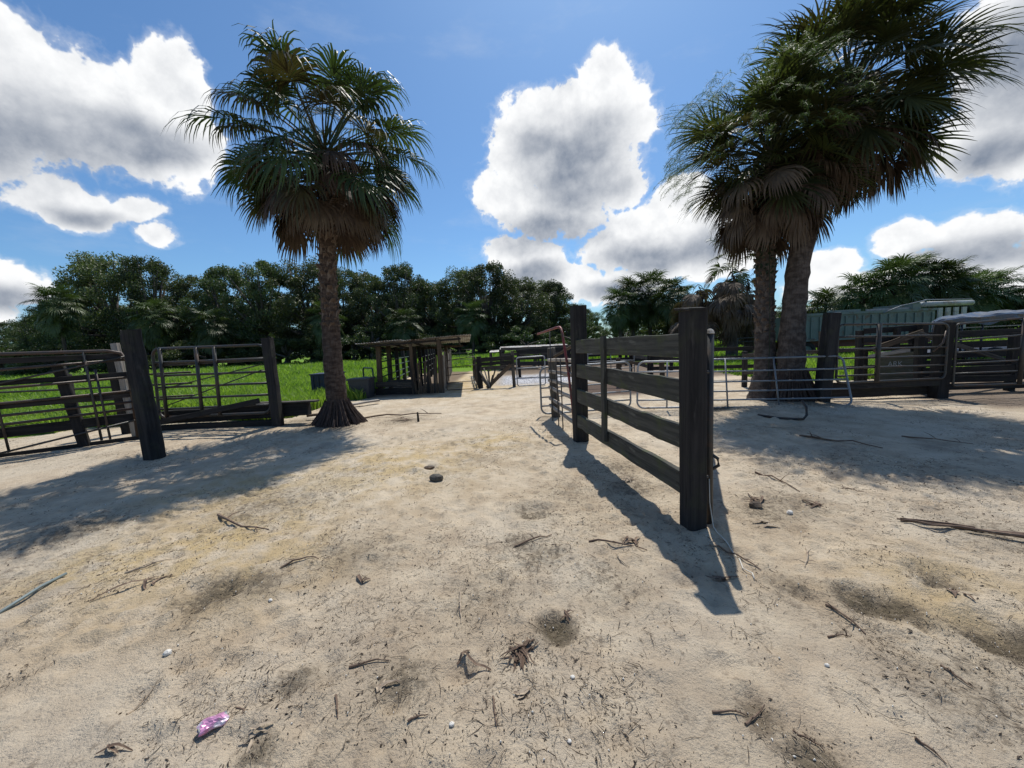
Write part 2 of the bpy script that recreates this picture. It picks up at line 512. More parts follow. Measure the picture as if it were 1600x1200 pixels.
def plank_mesh(name, L, w, th, mat, seg=6, jit=0.004, cham=0.006, taper=1.0):
    """chamfered timber, local X from 0 to L, width along Z, thickness along Y"""
    mb = MB()
    vs, fs = [], []
    for i in range(seg + 1):
        x = L * i / seg
        k = 1 + (taper - 1) * i / seg
        hw, ht = w / 2 * k, th / 2 * k
        c = min(cham, hw * 0.5, ht * 0.5)
        ring = [(-ht + c, -hw), (ht - c, -hw), (ht, -hw + c), (ht, hw - c), (ht - c, hw), (-ht + c, hw), (-ht, hw - c), (-ht, -hw + c)]
        oy, oz = random.uniform(-jit, jit), random.uniform(-jit, jit)
        ex = random.uniform(-jit, jit) * 2 if i in (0, seg) else 0
        for (y, z) in ring:
            vs.append((x + ex, y + oy + random.uniform(-jit, jit) * 0.3, z + oz + random.uniform(-jit, jit) * 0.3))
    n = 8
    for i in range(seg):
        for j in range(n):
            j2 = (j + 1) % n
            fs.append((i * n + j, i * n + j2, (i + 1) * n + j2, (i + 1) * n + j))
    fs.append(tuple(range(n - 1, -1, -1)))
    fs.append(tuple(seg * n + j for j in range(n)))
    mb.add(vs, fs)
    return mb.mesh(name, mat)


def plank(name, parent, p0, p1, w, th, mat, face=(0, -1, 0), seg=6, jit=0.004, cham=0.006, taper=1.0):
    """a timber from p0 to p1 (world); its thickness axis lies towards 'face'"""
    p0, p1 = Vector(p0), Vector(p1)
    X = (p1 - p0)
    L = X.length
    X.normalize()
    Y = Vector(face)
    Y = (Y - X * Y.dot(X))
    if Y.length < 1e-5:
        Y = X.orthogonal()
    Y.normalize()
    Z = X.cross(Y)
    me = plank_mesh(name, L, w, th, mat, seg, jit, cham, taper)
    o = obj(name, me, parent)
    base = Vector(parent.location) if parent is not None else Vector((0, 0, 0))
    o.matrix_local = Matrix.Translation(p0 - base) @ Matrix((X, Y, Z)).transposed().to_4x4()
    return o


def round_post(name, parent, p0, p1, r0, r1, mat, n=12, seg=7, jit=0.008):
    p0, p1 = Vector(p0), Vector(p1)
    X = p1 - p0
    L = X.length
    X.normalize()
    Y = X.orthogonal().normalized()
    Z = X.cross(Y)
    mb = MB()
    ph = [random.uniform(0.9, 1.08) for _ in range(n)]
    vs, fs = [], []
    for i in range(seg + 1):
        x = L * i / seg
        rr = r0 + (r1 - r0) * i / seg
        ox, oy = random.uniform(-jit, jit), random.uniform(-jit, jit)
        for j in range(n):
            a = 2 * math.pi * j / n
            q = rr * ph[j] * random.uniform(0.97, 1.03)
            ex = random.uniform(-0.02, 0.02) if i == seg else 0
            vs.append((x + ex, math.cos(a) * q + ox, math.sin(a) * q + oy))
    for i in range(seg):
        for j in range(n):
            j2 = (j + 1) % n
            fs.append((i * n + j, i * n + j2, (i + 1) * n + j2, (i + 1) * n + j))
    fs.append(tuple(range(n - 1, -1, -1)))
    fs.append(tuple(seg * n + j for j in range(n)))
    mb.add(vs, fs)
    o = obj(name, mb.mesh(name, mat), parent)
    base = Vector(parent.location) if parent is not None else Vector((0, 0, 0))
    o.matrix_local = Matrix.Translation(p0 - base) @ Matrix((X, Y, Z)).transposed().to_4x4()
    return o


def pipe(name, parent, pts, r, mat, n=8):
    mb = MB()
    base = Vector(parent.location) if parent is not None else Vector((0, 0, 0))
    mb.tube([Vector(p) - base for p in pts], r, n)
    return obj(name, mb.mesh(name, mat, True), parent)


def pipe_gate(label, BL, BR, TL, TR, rails, braces, r=0.022, mat='galv', corner=0.14, name='pipe_gate', cat='gate', group=None, wob=0.004, brace_r=None):
    """tubular stock gate on four corner points; rails and braces given as fractions of height and length"""
    BL, BR, TL, TR = map(Vector, (BL, BR, TL, TR))
    root = thing(name, label, cat, BL, group)

    def q(u, v):
        return (BL.lerp(BR, u)).lerp(TL.lerp(TR, u), v)
    Lx, Lz = (BR - BL).length, (TL - BL).length
    cu, cv = corner / Lx, corner / Lz
    loop = []
    for (u0, v0, a0) in ((0, 0, 180), (1, 0, 270), (1, 1, 0), (0, 1, 90)):
        cx = cu if u0 == 0 else 1 - cu
        cy = cv if v0 == 0 else 1 - cv
        for k in range(6):
            a = R(a0 + 18 * k)
            loop.append(q(cx + cu * math.cos(a), cy + cv * math.sin(a)))
    loop.append(loop[0])
    loop.append(loop[1])
    pipe('frame', root, loop, r, mat, 8)
    for v in rails:
        pts = [q(u, v) + Vector((0, 0, random.uniform(-wob, wob) if 0 < u < 1 else 0)) for u in (0, 0.25, 0.5, 0.75, 1)]
        pipe('rail', root, pts, r * 0.85, mat, 7)
    for u in braces:
        n = (BR - BL).cross(TL - BL).normalized() * (r * 1.2)
        if n.y > 0:
            n = -n
        pipe('brace', root, [q(u, 0) + n, q(u, 1) + n], (brace_r or r * 0.8), mat, 6)
    return root


# ------------------------------------------------------------------ ground sheet
def lattice_noise(x, y, scale, seed):
    r = np.random.default_rng(seed)
    tab = r.random((128, 128))
    xs, ys = x * scale, y * scale
    xi, yi = np.floor(xs).astype(int), np.floor(ys).astype(int)
    fx, fy = xs - xi, ys - yi
    fx, fy = fx * fx * (3 - 2 * fx), fy * fy * (3 - 2 * fy)
    a = tab[xi % 128, yi % 128]
    b2 = tab[(xi + 1) % 128, yi % 128]
    c = tab[xi % 128, (yi + 1) % 128]
    d = tab[(xi + 1) % 128, (yi + 1) % 128]
    return (a * (1 - fx) + b2 * fx) * (1 - fy) + (c * (1 - fx) + d * fx) * fy - 0.5


def axis(lo, hi, step, far, grow=1.09):
    a = list(np.arange(lo, hi, step))
    up, s = [hi], step
    while up[-1] < far:
        s *= grow
        up.append(up[-1] + s)
    dn, s = [lo], step
    while dn[-1] > -far:
        s *= grow
        dn.append(dn[-1] - s)
    return np.array(dn[:0:-1] + a + up)


gx = axis(-5.2, 5.2, 0.027, 900.0)
gy = axis(0.95, 7.6, 0.027, 900.0)
# craters, hoof pits and mounds: (x, y, radius, height)
PITS = [(0.14, 3.48, 0.15, -0.055), (0.13, 3.62, 0.10, -0.03), (0.18, 1.97, 0.10, -0.03), (-1.15, 4.95, 0.12, -0.04), (-0.96, 4.75, 0.2, 0.01),
        (2.05, 2.08, 0.14, -0.04), (2.45, 1.8, 0.16, -0.04), (2.65, 2.28, 0.14, -0.03), (-2.1, 2.43, 0.2, -0.025), (-0.2, 1.75, 0.2, -0.015)]
for _ in range(1700):
    PITS.append((random.uniform(-5, 5), random.uniform(1.0, 7.5), random.uniform(0.035, 0.085), random.choice((-1, -1, -1, 0.6)) * random.uniform(0.008, 0.030)))
MOUNDS = [(-3.94, 8.57, 1.1, 0.05), (6.0, 8.1, 1.6, 0.10), (-6.0, 8.6, 1.6, 0.05), (1.46, 3.02, 0.3, 0.02), (1.02, 5.83, 0.35, 0.025)]
def height_base(x, y):
    d = np.hypot(x, y)
    f = np.clip(1.25 - d / 40.0, 0.15, 1.0)
    h = 0.075 * lattice_noise(x, y, 0.22, 1) + 0.050 * lattice_noise(x + 3, y, 0.75, 2) + 0.026 * lattice_noise(x, y + 5, 2.1, 3)
    h += 0.014 * lattice_noise(x, y, 5.3, 4) + 0.009 * lattice_noise(x, y, 12.0, 5) + 0.006 * lattice_noise(x, y, 25.0, 6)
    for (mx, my, mr, mh) in MOUNDS:
        h = h + mh * np.exp(-((x - mx) ** 2 + (y - my) ** 2) / (mr * mr))
    # land swells gently far out on the right
    h = h * f + 1.0 * np.clip((y - 30) / 60, 0, 1) * np.clip((x - 6) / 25, 0, 1)
    return h


GX, GY = np.meshgrid(gx, gy)
GH = height_base(GX, GY)
for (px_, py_, pr, ph) in PITS:
    i0, i1 = np.searchsorted(gx, (px_ - 3 * pr, px_ + 3 * pr))
    j0, j1 = np.searchsorted(gy, (py_ - 3 * pr, py_ + 3 * pr))
    xx, yy = GX[j0:j1, i0:i1], GY[j0:j1, i0:i1]
    rr = np.hypot(xx - px_, (yy - py_)) / pr
    GH[j0:j1, i0:i1] += ph * (np.exp(-rr ** 2 * 1.6) - 0.45 * np.exp(-(rr - 1.5) ** 2 * 5))


def ground_z(x, y):
    i = int(np.clip(np.searchsorted(gx, x), 1, len(gx) - 1))
    j = int(np.clip(np.searchsorted(gy, y), 1, len(gy) - 1))
    i -= abs(gx[i - 1] - x) < abs(gx[i] - x)
    j -= abs(gy[j - 1] - y) < abs(gy[j] - y)
    return float(GH[j, i])


def sstep(v, a, b2):
    tt = np.clip((v - a) / (b2 - a), 0, 1)
    return tt * tt * (3 - 2 * tt)


def grass_mask(x, y):
    wob = 1.2 * lattice_noise(x, y, 0.5, 21) + 0.7 * lattice_noise(x, y, 1.6, 22)
    yy = y + wob
    # pasture left of the yard
    edge = np.where(x < -5.6, 9.7, np.where(x < -4.2, 12.6, 14.6))
    left = sstep(yy, edge - 0.3, edge + 0.4) * sstep(-(x + 0.125 * (y - 14)), 4.9, 5.3)
    far = sstep(yy, 30, 34)
    right = sstep(yy, 11.6, 12.3) * sstep(x, 8.2, 9.4)
    right = np.maximum(right, sstep(yy, 21, 23) * sstep(x, 7, 9))
    west = sstep(-x, 10.5, 11.5) * sstep(yy, 8.0, 9.0)
    lane_strip = sstep(yy, 23, 26) * sstep(-x, 0.0, 1.0)
    return np.maximum.reduce([left, far, right, west, lane_strip * 0.7])


nxg, nyg = len(gx), len(gy)
verts = np.stack([GX, GY, GH], -1).reshape(-1, 3)
idx = np.arange(nxg * nyg).reshape(nyg, nxg)
quads = np.stack([idx[:-1, :-1], idx[:-1, 1:], idx[1:, 1:], idx[1:, :-1]], -1).reshape(-1, 4)
gm = bpy.data.meshes.new('ground')
gm.vertices.add(len(verts))
gm.vertices.foreach_set('co', verts.astype(np.float32).ravel())
gm.loops.add(quads.size)
gm.loops.foreach_set('vertex_index', quads.astype(np.int32).ravel())
gm.polygons.add(len(quads))
gm.polygons.foreach_set('loop_start', np.arange(0, quads.size, 4, dtype=np.int32))
gm.polygons.foreach_set('loop_total', np.full(len(quads), 4, dtype=np.int32))
gm.update(calc_edges=True)
gm.validate()
gm.shade_smooth()
fx, fy = GX.ravel(), GY.ravel()


def blobs_mask(lst):
    o = np.zeros_like(fx)
    for (bx, by, br, bs) in lst:
        e = np.exp(-((fx - bx) ** 2 + ((fy - by) * 1.0) ** 2) / (br * br))
        o = np.maximum(o, bs * e)
    return o


# litter and manure stains that lie in the yard
STAINS = [(0.14, 3.46, 0.15, 0.8), (0.18, 1.97, 0.10, 1.6), (-2.05, 2.43, 0.20, 0.95), (-1.8, 2.5, 0.2, 0.7), (2.0, 2.12, 0.12, 1.3), (2.13, 2.05, 0.10, 1.3),
          (2.4, 1.78, 0.13, 1.2), (2.55, 1.75, 0.13, 1.3), (2.62, 2.27, 0.11, 0.9), (0.0, 2.95, 0.14, 0.5), (0.15, 2.75, 0.2, 0.45), (-1.25, 2.9, 0.35, 0.35),
          (1.7, 2.3, 0.12, 0.5), (2.2, 3.3, 0.3, 0.5), (2.6, 3.5, 0.3, 0.45), (-2.6, 3.9, 0.5, 0.35), (0.5, 3.9, 0.35, 0.3), (-0.6, 1.7, 0.12, 0.6), (-1.1, 1.72, 0.1, 0.6),
          (1.05, 1.25, 0.10, 0.9), (0.95, 1.42, 0.08, 0.6), (-1.1, 1.4, 0.07, 0.8), (1.3, 4.0, 0.25, 0.6), (1.25, 4.6, 0.3, 0.5), (-4.3, 3.6, 0.4, 0.6),
          (4.3, 8.15, 0.5, 0.6), (-3.9, 8.15, 0.55, 0.8), (-4.3, 8.5, 0.5, 0.7), (6.2, 8.2, 0.7, 0.8), (-2.6, 8.7, 0.5, 0.55), (-5.0, 9.0, 0.6, 0.4), (0.6, 2.3, 0.3, 0.3), (3.6, 2.8, 0.4, 0.4), (1.9, 1.5, 0.3, 0.35), (-0.2, 2.3, 0.35, 0.3)]
YEL = [(-2.6, 3.2, 0.9, 0.8), (-1.7, 5.2, 1.2, 0.7), (-0.4, 6.3, 0.7, 0.7), (-3.2, 4.4, 1.0, 0.6), (-3.3, 2.9, 0.5, 0.9), (-1.9, 2.8, 0.6, 0.6), (2.6, 2.1, 0.5, 0.6),
       (-2.2, 22, 6.0, 0.9), (-1.9, 16, 3.0, 0.9)]
dirt = blobs_mask(STAINS)
near = np.clip(1 - np.hypot(fx, fy) / 14, 0, 1)
dirt = np.clip(dirt + 0.16 * np.maximum(0, lattice_noise(fx, fy, 1.4, 31) * 2), 0, 1.2)
pen = sstep(fy, 14.6, 15.4) * (1 - sstep(fy, 33, 36)) * sstep(fx, -1.0 - 0.0, -0.2) * (1 - sstep(fx, 10, 13))
grit = pen * (1 - sstep(fx, 3.0, 3.6)) * (1 - sstep(fy, 19, 21))
band = sstep(fy, 10.6, 11.2) * (1 - sstep(fy, 14.2, 15)) * sstep(fx, 1.6, 2.4) * (1 - sstep(fx, 5.4, 6.2))
mulch = np.clip(np.maximum(pen * (1 - grit) * 0.85, band), 0, 1)
mulch = np.maximum(mulch, 0.8 * sstep(-fx, 2.4, 2.8) * (1 - sstep(-fx, 5.0, 5.4)) * sstep(fy, 12.6, 13.2) * (1 - sstep(fy, 26, 28)))
mulch = np.maximum(mulch, 0.75 * sstep(fx, 8.8, 9.4) * sstep(fy, 6.6, 7.4) * (1 - sstep(fy, 10.6, 11.4)))
vignette_soil = np.clip((1 - sstep(fy + 1.6 * lattice_noise(fx, fy, 0.7, 71), 1.6, 4.2)) * 0.9 + 0.55 * sstep(np.abs(fx + 0.3) + 1.2 * lattice_noise(fx, fy, 0.5, 72), 2.2, 5.0) * (1 - sstep(fy, 6, 9)), 0, 1)  # trampled dirt plus painted vignette darkening, near the camera and out to the sides
for nm, arr in (('grassy', grass_mask(fx, fy)), ('dirt', dirt), ('yellow', blobs_mask(YEL)), ('grit', grit), ('mulch', mulch), ('vignette_soil', vignette_soil)):
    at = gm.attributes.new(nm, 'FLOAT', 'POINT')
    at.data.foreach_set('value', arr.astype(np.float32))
gm.materials.append(M['ground'])
ground = obj('ground', gm)
ground['kind'] = 'structure'
ground['label'] = 'pale sandy yard littered with dry plant scraps, running out into green pasture'


# ------------------------------------------------------------------ palms
def frond_mesh(name, elev, droop, pet, blade, nseg, mat, spread=128, bend=22, fold=0.28, seed=0, width=0.030):
    """fan frond leaving the crown along +X at an elevation; the segment tips sag by their own weight"""
    r = np.random.default_rng(abs(int(seed)) + 7)
    mb = MB()
    e = R(elev)
    pts, p, k = [], Vector((0.05, 0, 0)), 6
    for i in range(k + 1):
        pts.append(p.copy())
        a = e - R(bend) * (i / k) ** 1.5
        p = p + Vector((math.cos(a), 0, math.sin(a))) * (pet / k)
    mb.tube(pts, [0.030 - 0.019 * i / k for i in range(k + 1)], 5)
    hub = pts[-1]
    a = e - R(bend) * 1.15
    d = Vector((math.cos(a), 0, math.sin(a)))
    nrm = Vector((-math.sin(a), 0, math.cos(a)))
    lat = Vector((0, 1, 0))
    for i in range(nseg):
        th = R(-spread + 2 * spread * (i + 0.5) / nseg + r.uniform(-2.5, 2.5))
        u = d * math.cos(th) + lat * math.sin(th) + nrm * fold * abs(math.sin(th)) + nrm * r.uniform(-0.05, 0.05)
        u.normalize()
        o = hub + d * (0.20 * blade * max(0.0, math.cos(th)))
        L = blade * (0.80 + 0.20 * math.cos(th)) * r.uniform(0.86, 1.06)
        dr = droop * r.uniform(0.65, 1.4)
        ts = (0.0, 0.22, 0.45, 0.65, 0.84, 1.0)
        hw = (0.006, width * 0.75, width, width * 0.72, width * 0.4, 0.002)
        sag = (0.0, 0.02, 0.12, 0.34, 0.55, 0.6)
        q, dirn = o.copy(), u.copy()
        vs = []
        for s in range(6):
            if s:
                dirn = (dirn + Vector((0, 0, -1)) * sag[s] * dr).normalized()
                q = q + dirn * L * (ts[s] - ts[s - 1])
            side = nrm.cross(dirn)
            if side.length < 1e-3:
                side = lat.copy()
            side.normalize()
            tw = nrm * r.uniform(-0.25, 0.25)
            side = (side + tw).normalized()
            vs += [q - side * hw[s], q + side * hw[s]]
        mb.add(vs, [(2 * s, 2 * s + 2, 2 * s + 3, 2 * s + 1) for s in range(5)])
    return mb.mesh(name, mat)


def frond_library(tagname, droop, pet, blade, nseg, mat, seed, bend=22, spread=128, width=0.030):
    lib = {}
    for e in (82, 66, 50, 34, 18, 2, -14, -30, -48, -64):
        lib[e] = [frond_mesh('frond', e, droop, pet * f, blade * f, nseg, mat, seed=seed + e + 100 * k, bend=bend, spread=spread, width=width)
                  for k, f in enumerate((1.0, 0.9))]
    return lib


def pick(lib, e):
    k = min(lib, key=lambda q: abs(q - e))
    return random.choice(lib[k])


LIB_SOFT = frond_library('soft', 1.45, 1.48, 1.08, 38, 'frond', 5, bend=22, width=0.024)
LIB_STIFF = frond_library('stiff', 0.38, 1.15, 1.05, 40, 'frond2', 55, bend=30, spread=140, width=0.024)
LIB_DEAD = {e: [frond_mesh('dead_frond', e, 1.7, 1.0, 0.85, 30, 'dead', spread=88, bend=34, fold=0.05, seed=900 + k + e, width=0.026) for k in range(3)]
            for e in (25, 12, 0, -15, -30, -45, -60, -75)}


def trunk_mesh(path, radii, mat, n=18, seg=40, rough=0.04, seed=1, flare=0.0):
    """round trunk along a curved path with rings and lumps"""
    r = np.random.default_rng(abs(int(seed)) + 7)
    path = [Vector(p) for p in path]
    mb = MB()
    pts, rad = [], []
    for i in range(seg + 1):
        f = i / seg * (len(path) - 1)
        k = min(int(f), len(path) - 2)
        tt = f - k
        pts.append(path[k].lerp(path[k + 1], tt))
        rad.append(radii[k] * (1 - tt) + radii[k + 1] * tt)
    vs, fs = [], []
    for i, p in enumerate(pts):
        ring = 1 + 0.05 * math.sin(i * 2.4)
        for j in range(n):
            a = 2 * math.pi * j / n
            q = rad[i] * ring * (1 + r.uniform(-rough, rough))
            vs.append(p + Vector((math.cos(a) * q, math.sin(a) * q, 0)))
    for i in range(seg):
        for j in range(n):
            j2 = (j + 1) % n
            fs.append((i * n + j, i * n + j2, (i + 1) * n + j2, (i + 1) * n + j))
    fs.append(tuple(seg * n + j for j in range(n)))
    mb.add(vs, fs)
    return mb.mesh('trunk', mat, True)


def boot_mesh():
    mb = MB()
    w, h, d = 0.075, 0.20, 0.075
    mb.add([(0, -w, -h * 0.5), (0, w, -h * 0.5), (0.02, -w * 0.75, 0.02), (0.02, w * 0.75, 0.02), (d, -w * 0.45, h * 0.45), (d, w * 0.45, h * 0.45),
            (d * 0.55, -w * 0.4, h * 0.5), (d * 0.55, w * 0.4, h * 0.5), (-0.02, -w * 0.8, h * 0.1), (-0.02, w * 0.8, h * 0.1)],
           [(0, 1, 3, 2), (2, 3, 5, 4), (4, 5, 7, 6), (6, 7, 9, 8), (0, 2, 8), (2, 4, 6, 8), (1, 9, 3), (3, 9, 7, 5)])
    return mb.mesh('leaf_base', 'boot')


BOOT = boot_mesh()


def along(path, z):
    for a, b2 in zip(path, path[1:]):
        if a[2] <= z <= b2[2]:
            f = (z - a[2]) / max(1e-6, b2[2] - a[2])
            return Vector(a).lerp(Vector(b2), f)
    return Vector(path[-1])


def palm(label, loc, path, radii, lib, n_live, n_dead, e_hi, e_lo, bark, boots=None, crown_dz=0.5, roots=True, group=None, seed=3, scale=1.0, azskip=None, dead_e=(-48, -85), rootsize=1.0, fpow=0.9, root_r=0.6):
    random.seed(seed)
    root = thing('palm_tree', label, 'palm tree', loc, group)
    obj('trunk', trunk_mesh(path, radii, bark, seed=seed, rough=0.05), root)
    top = Vector(path[-1])
    if boots:
        z0, z1, per, rad = boots
        z, k = z0, 0
        while z < z1:
            c = along(path, z)
            for j in range(per):
                a = 2 * math.pi * (j + 0.5 * (k % 2)) / per + random.uniform(-0.12, 0.12)
                if random.random() < 0.10:
                    continue
                s = random.uniform(0.75, 1.2)
                obj('leaf_base', BOOT, root, c + Vector((math.cos(a) * rad, math.sin(a) * rad, random.uniform(-0.03, 0.03))), (random.uniform(-0.15, 0.15), random.uniform(-0.2, 0.12), a), s)
            z += 0.135
            k += 1
    ga = math.pi * (3 - 5 ** 0.5)
    for i in range(n_live):
        f = (i + 0.5) / n_live
        e = e_hi + (e_lo - e_hi) * f ** fpow + random.uniform(-7, 7)
        a = i * ga + random.uniform(-0.25, 0.25)
        c = top + Vector((0.07 * math.cos(a), 0.07 * math.sin(a), -crown_dz * f + 0.1))
        fo_ = obj('frond', pick(lib, e), root, c, (random.uniform(-0.45, 0.45), random.uniform(-0.12, 0.12), a), scale * random.uniform(0.78, 1.12))
        if f > 0.3 and random.random() < 0.2:
            fo_.material_slots[0].link = 'OBJECT'
            fo_.material_slots[0].material = M['frondyel']
    for i in range(n_dead):
        f = (i + 0.5) / max(1, n_dead)
        e = dead_e[0] + (dead_e[1] - dead_e[0]) * f
        a = i * ga * 1.01 + 0.7 + random.uniform(-0.3, 0.3)
        c = top + Vector((0.10 * math.cos(a), 0.10 * math.sin(a), -crown_dz - 0.3 * f))
        obj('dead_frond', pick(LIB_DEAD, e), root, c, (random.uniform(-0.3, 0.3), 0, a), scale * random.uniform(0.8, 1.05))
    if roots:
        mb = MB()
        rb = radii[1]
        for i in range(int(300 * rootsize)):
            a = random.uniform(0, 2 * math.pi)
            z0 = random.uniform(0.30, 0.58) * rootsize
            r1 = random.uniform(0.72, 1.05) * root_r
            pts = [(math.cos(a) * (rb + (r1 - rb) * q ** 1.15 * random.uniform(0.95, 1.05) + 0.01), math.sin(a) * (rb + (r1 - rb) * q ** 1.15 + 0.01), z0 * (1 - q) - 0.03 * q) for q in (0, 0.35, 0.7, 1)]
            mb.tube(pts, [0.010, 0.013, 0.013, 0.009], 4, False)
        o = obj('root_mass', mb.mesh('root_mass', 'root'), root)
    return root


# left palm of the yard
PZ = ground_z(-3.94, 8.57)
palm('tall palm with drooping fan fronds and flared root base left of the sandy lane', (-3.94, 8.57, PZ - 0.03),
     [(0, 0, 0), (0, 0, 0.5), (-0.01, 0, 1.3), (0.02, 0, 2.4), (0.08, 0, 3.6), (0.14, 0, 4.3), (0.24, 0, 5.85)],
     [0.40, 0.225, 0.205, 0.175, 0.165, 0.17, 0.13], LIB_SOFT, 62, 52, 86, -36, 'palmbark', boots=(2.15, 5.0, 7, 0.145), crown_dz=0.45, seed=6, dead_e=(25, -36), fpow=0.80, scale=0.92, root_r=0.60)

# two palms that grow from one clump on the right
PZ2 = ground_z(6.5, 8.65)
palm('tall leaning palm with spiky crown, the right trunk of the pair', (6.28, 8.62, PZ2 - 0.05),
     [(0, 0, 0), (0.0, 0, 0.75), (0.02, 0, 1.8), (0.10, 0, 3.0), (0.40, 0, 4.6), (0.82, 0, 5.9), (1.05, 0, 6.75)],
     [0.42, 0.28, 0.23, 0.22, 0.21, 0.19, 0.15], LIB_STIFF, 84, 34, 86, -34, 'palmbark2', crown_dz=0.8, seed=8, scale=0.98, rootsize=1.4, dead_e=(5, -58))
palm('shaggy palm with lower rounded crown, the left trunk of the pair', (5.93, 8.98, PZ2 - 0.05),
     [(0, 0, 0), (0.02, 0, 0.7), (-0.02, 0, 1.8), (-0.04, -0.02, 3.0), (-0.10, -0.1, 4.2), (-0.16, -0.3, 5.5)],
     [0.36, 0.23, 0.19, 0.19, 0.185, 0.14], LIB_STIFF, 80, 46, 84, -30, 'palmbark2', boots=(1.4, 4.5, 7, 0.165), crown_dz=0.6, seed=12, scale=0.84, roots=False, dead_e=(10, -55))

# feathery creeper that hangs over the lower crown of the pair
mb = MB()
random.seed(31)


def wisp(mb, p, d, L, n=26, leaf=0.035, sag=0.5):
    p, d = Vector(p), Vector(d).normalized()
    pts = []
    for i in range(8):
        pts.append(p.copy())
        d = (d + Vector((random.uniform(-.18, .18), random.uniform(-.18, .18), -sag * 0.12))).normalized()
        p = p + d * L / 7
    mb.tube(pts, 0.0035, 3, False)
    for i in range(n):
        f = random.uniform(0.1, 1) * 7
        k = min(6, int(f))
        c = pts[k].lerp(pts[k + 1], f - k)
        a = Vector((random.gauss(0, 1), random.gauss(0, 1), random.gauss(0, 1) - 0.4)).normalized()
        s = a.orthogonal().normalized()
        l = leaf * random.uniform(1.5, 4.0)
        mb.add([c, c + a * l * 0.5 + s * 0.004, c + a * l, c + a * l * 0.5 - s * 0.004], [(0, 1, 2, 3)])


CV = Vector((5.75, 8.6, 5.4))
for i in range(330):
    a = random.uniform(math.pi * 0.55, math.pi * 1.65)
    el_ = random.uniform(-0.25, 0.95)
    rr = random.uniform(1.55, 1.95)
    p = CV + Vector((math.cos(a) * math.cos(el_) * rr * 1.02, math.sin(a) * math.cos(el_) * rr, math.sin(el_) * rr * 0.95))
    if p.x > 5.9:
        continue
    wisp(mb, p, (math.cos(a) * 0.5, math.sin(a) * 0.5, 0.3), random.uniform(0.25, 0.6), 40, 0.03, 2.2)
for i in range(9):
    wisp(mb, CV + Vector((-1.5, random.uniform(-.3, .3), 0.75 + random.uniform(-.15, .15))), (-1, random.uniform(-.3, .3), 0.25), random.uniform(0.6, 0.95), 34, 0.035, 0.6)
tag(obj('creeper', mb.mesh('creeper', 'vine')), 'bright feathery green creeper draped over the lower crown of the palm pair', 'creeper')
mb = MB()
for i in range(40):
    wisp(mb, (8.95 + random.uniform(-.3, .4), 8.6 + random.uniform(-.6, .3), 7.05 + random.uniform(-.25, .3)), (1, random.uniform(-.5, .2), random.uniform(-0.1, 0.6)), random.uniform(0.6, 1.1), 30, 0.035, 1.4)
for i in range(12):
    wisp(mb, (8.4 + random.uniform(-.2, .3), 8.6, 5.05 + random.uniform(-.15, .3)), (1, random.uniform(-.5, .2), -0.4), random.uniform(0.4, 0.8), 24, 0.035, 1.6)
tag(obj('creeper', mb.mesh('creeper', 'vinedark')), 'wiry dark creeper trailing from the outer edge of the tall spiky crown', 'creeper')
# climber on the trunk
mb = MB()
for i in range(420):
    z = random.uniform(2.9, 4.6)
    a = random.uniform(0, 2 * math.pi)
    c = Vector((5.82 - 0.06 * (z - 3) - random.uniform(0.0, 0.45) * max(0, (z - 3.2)), 8.85 + 0.24 * math.sin(a), z)) + Vector((0.24 * math.cos(a), 0, 0))
    n = Vector((math.cos(a), math.sin(a), 0.3 + random.uniform(-.6, .6))).normalized()
    u = n.orthogonal().normalized()
    w_ = n.cross(u)
    l = random.uniform(0.05, 0.11)
    mb.add([c, c + (u * 0.5 + w_ * 0.35) * l, c + u * l, c + (u * 0.5 - w_ * 0.35) * l], [(0, 1, 2, 3)])
mb.tube([(5.85, 8.72, 0.6), (5.88, 8.74, 1.5), (5.84, 8.72, 2.6), (5.80, 8.7, 3.4), (5.74, 8.66, 4.4)], 0.009, 5)
tag(obj('climber', mb.mesh('climber', 'vinedark')), 'dark leafy climber growing up the left trunk of the palm pair', 'climber')


# far palms: trunk and one joined crown each, crowns shared
def far_crown(name, seed, live, dead, mat, sc=1.0, skirt=0):
    r = random.Random(seed)
    mb = MB()
    ga = math.pi * (3 - 5 ** 0.5)
    libs = []
    for k in range(6):
        e = (75, 50, 25, 5, -20, -45)[k]
        libs.append(frond_mesh('x', e, 0.7, 0.9, 1.0, 26, mat, seed=seed + k, bend=30, width=0.034))
    deadm = [frond_mesh('x', e, 1.7, 0.9, 1.0, 18, mat, spread=75, seed=seed + 9 + e, bend=45, width=0.04) for e in (5, -25, -60, -70)]
    items = [(libs[min(5, int(6 * (i + .5) / max(1, live)))], i * ga + r.uniform(-.3, .3), 0.35 - 0.6 * i / max(1, live)) for i in range(live)]
    items += [(deadm[r.randrange(4)], i * ga * 1.1 + r.uniform(-.4, .4), -0.3 - r.uniform(0, skirt)) for i in range(dead)]
    nlive = 0
    for (me, a, z) in items:
        s = sc * r.uniform(0.85, 1.15)
        rot = Matrix.Rotation(a, 4, 'Z') @ Matrix.Rotation(r.uniform(-.3, .3), 4, 'X')
        vs = [rot @ (v.co * s) + Vector((0, 0, z)) for v in me.vertices]
        mb.add(vs, [tuple(p.vertices) for p in me.polygons])
    out = mb.mesh(name, mat)
    for me in libs + deadm:
        bpy.data.meshes.remove(me)
    return out


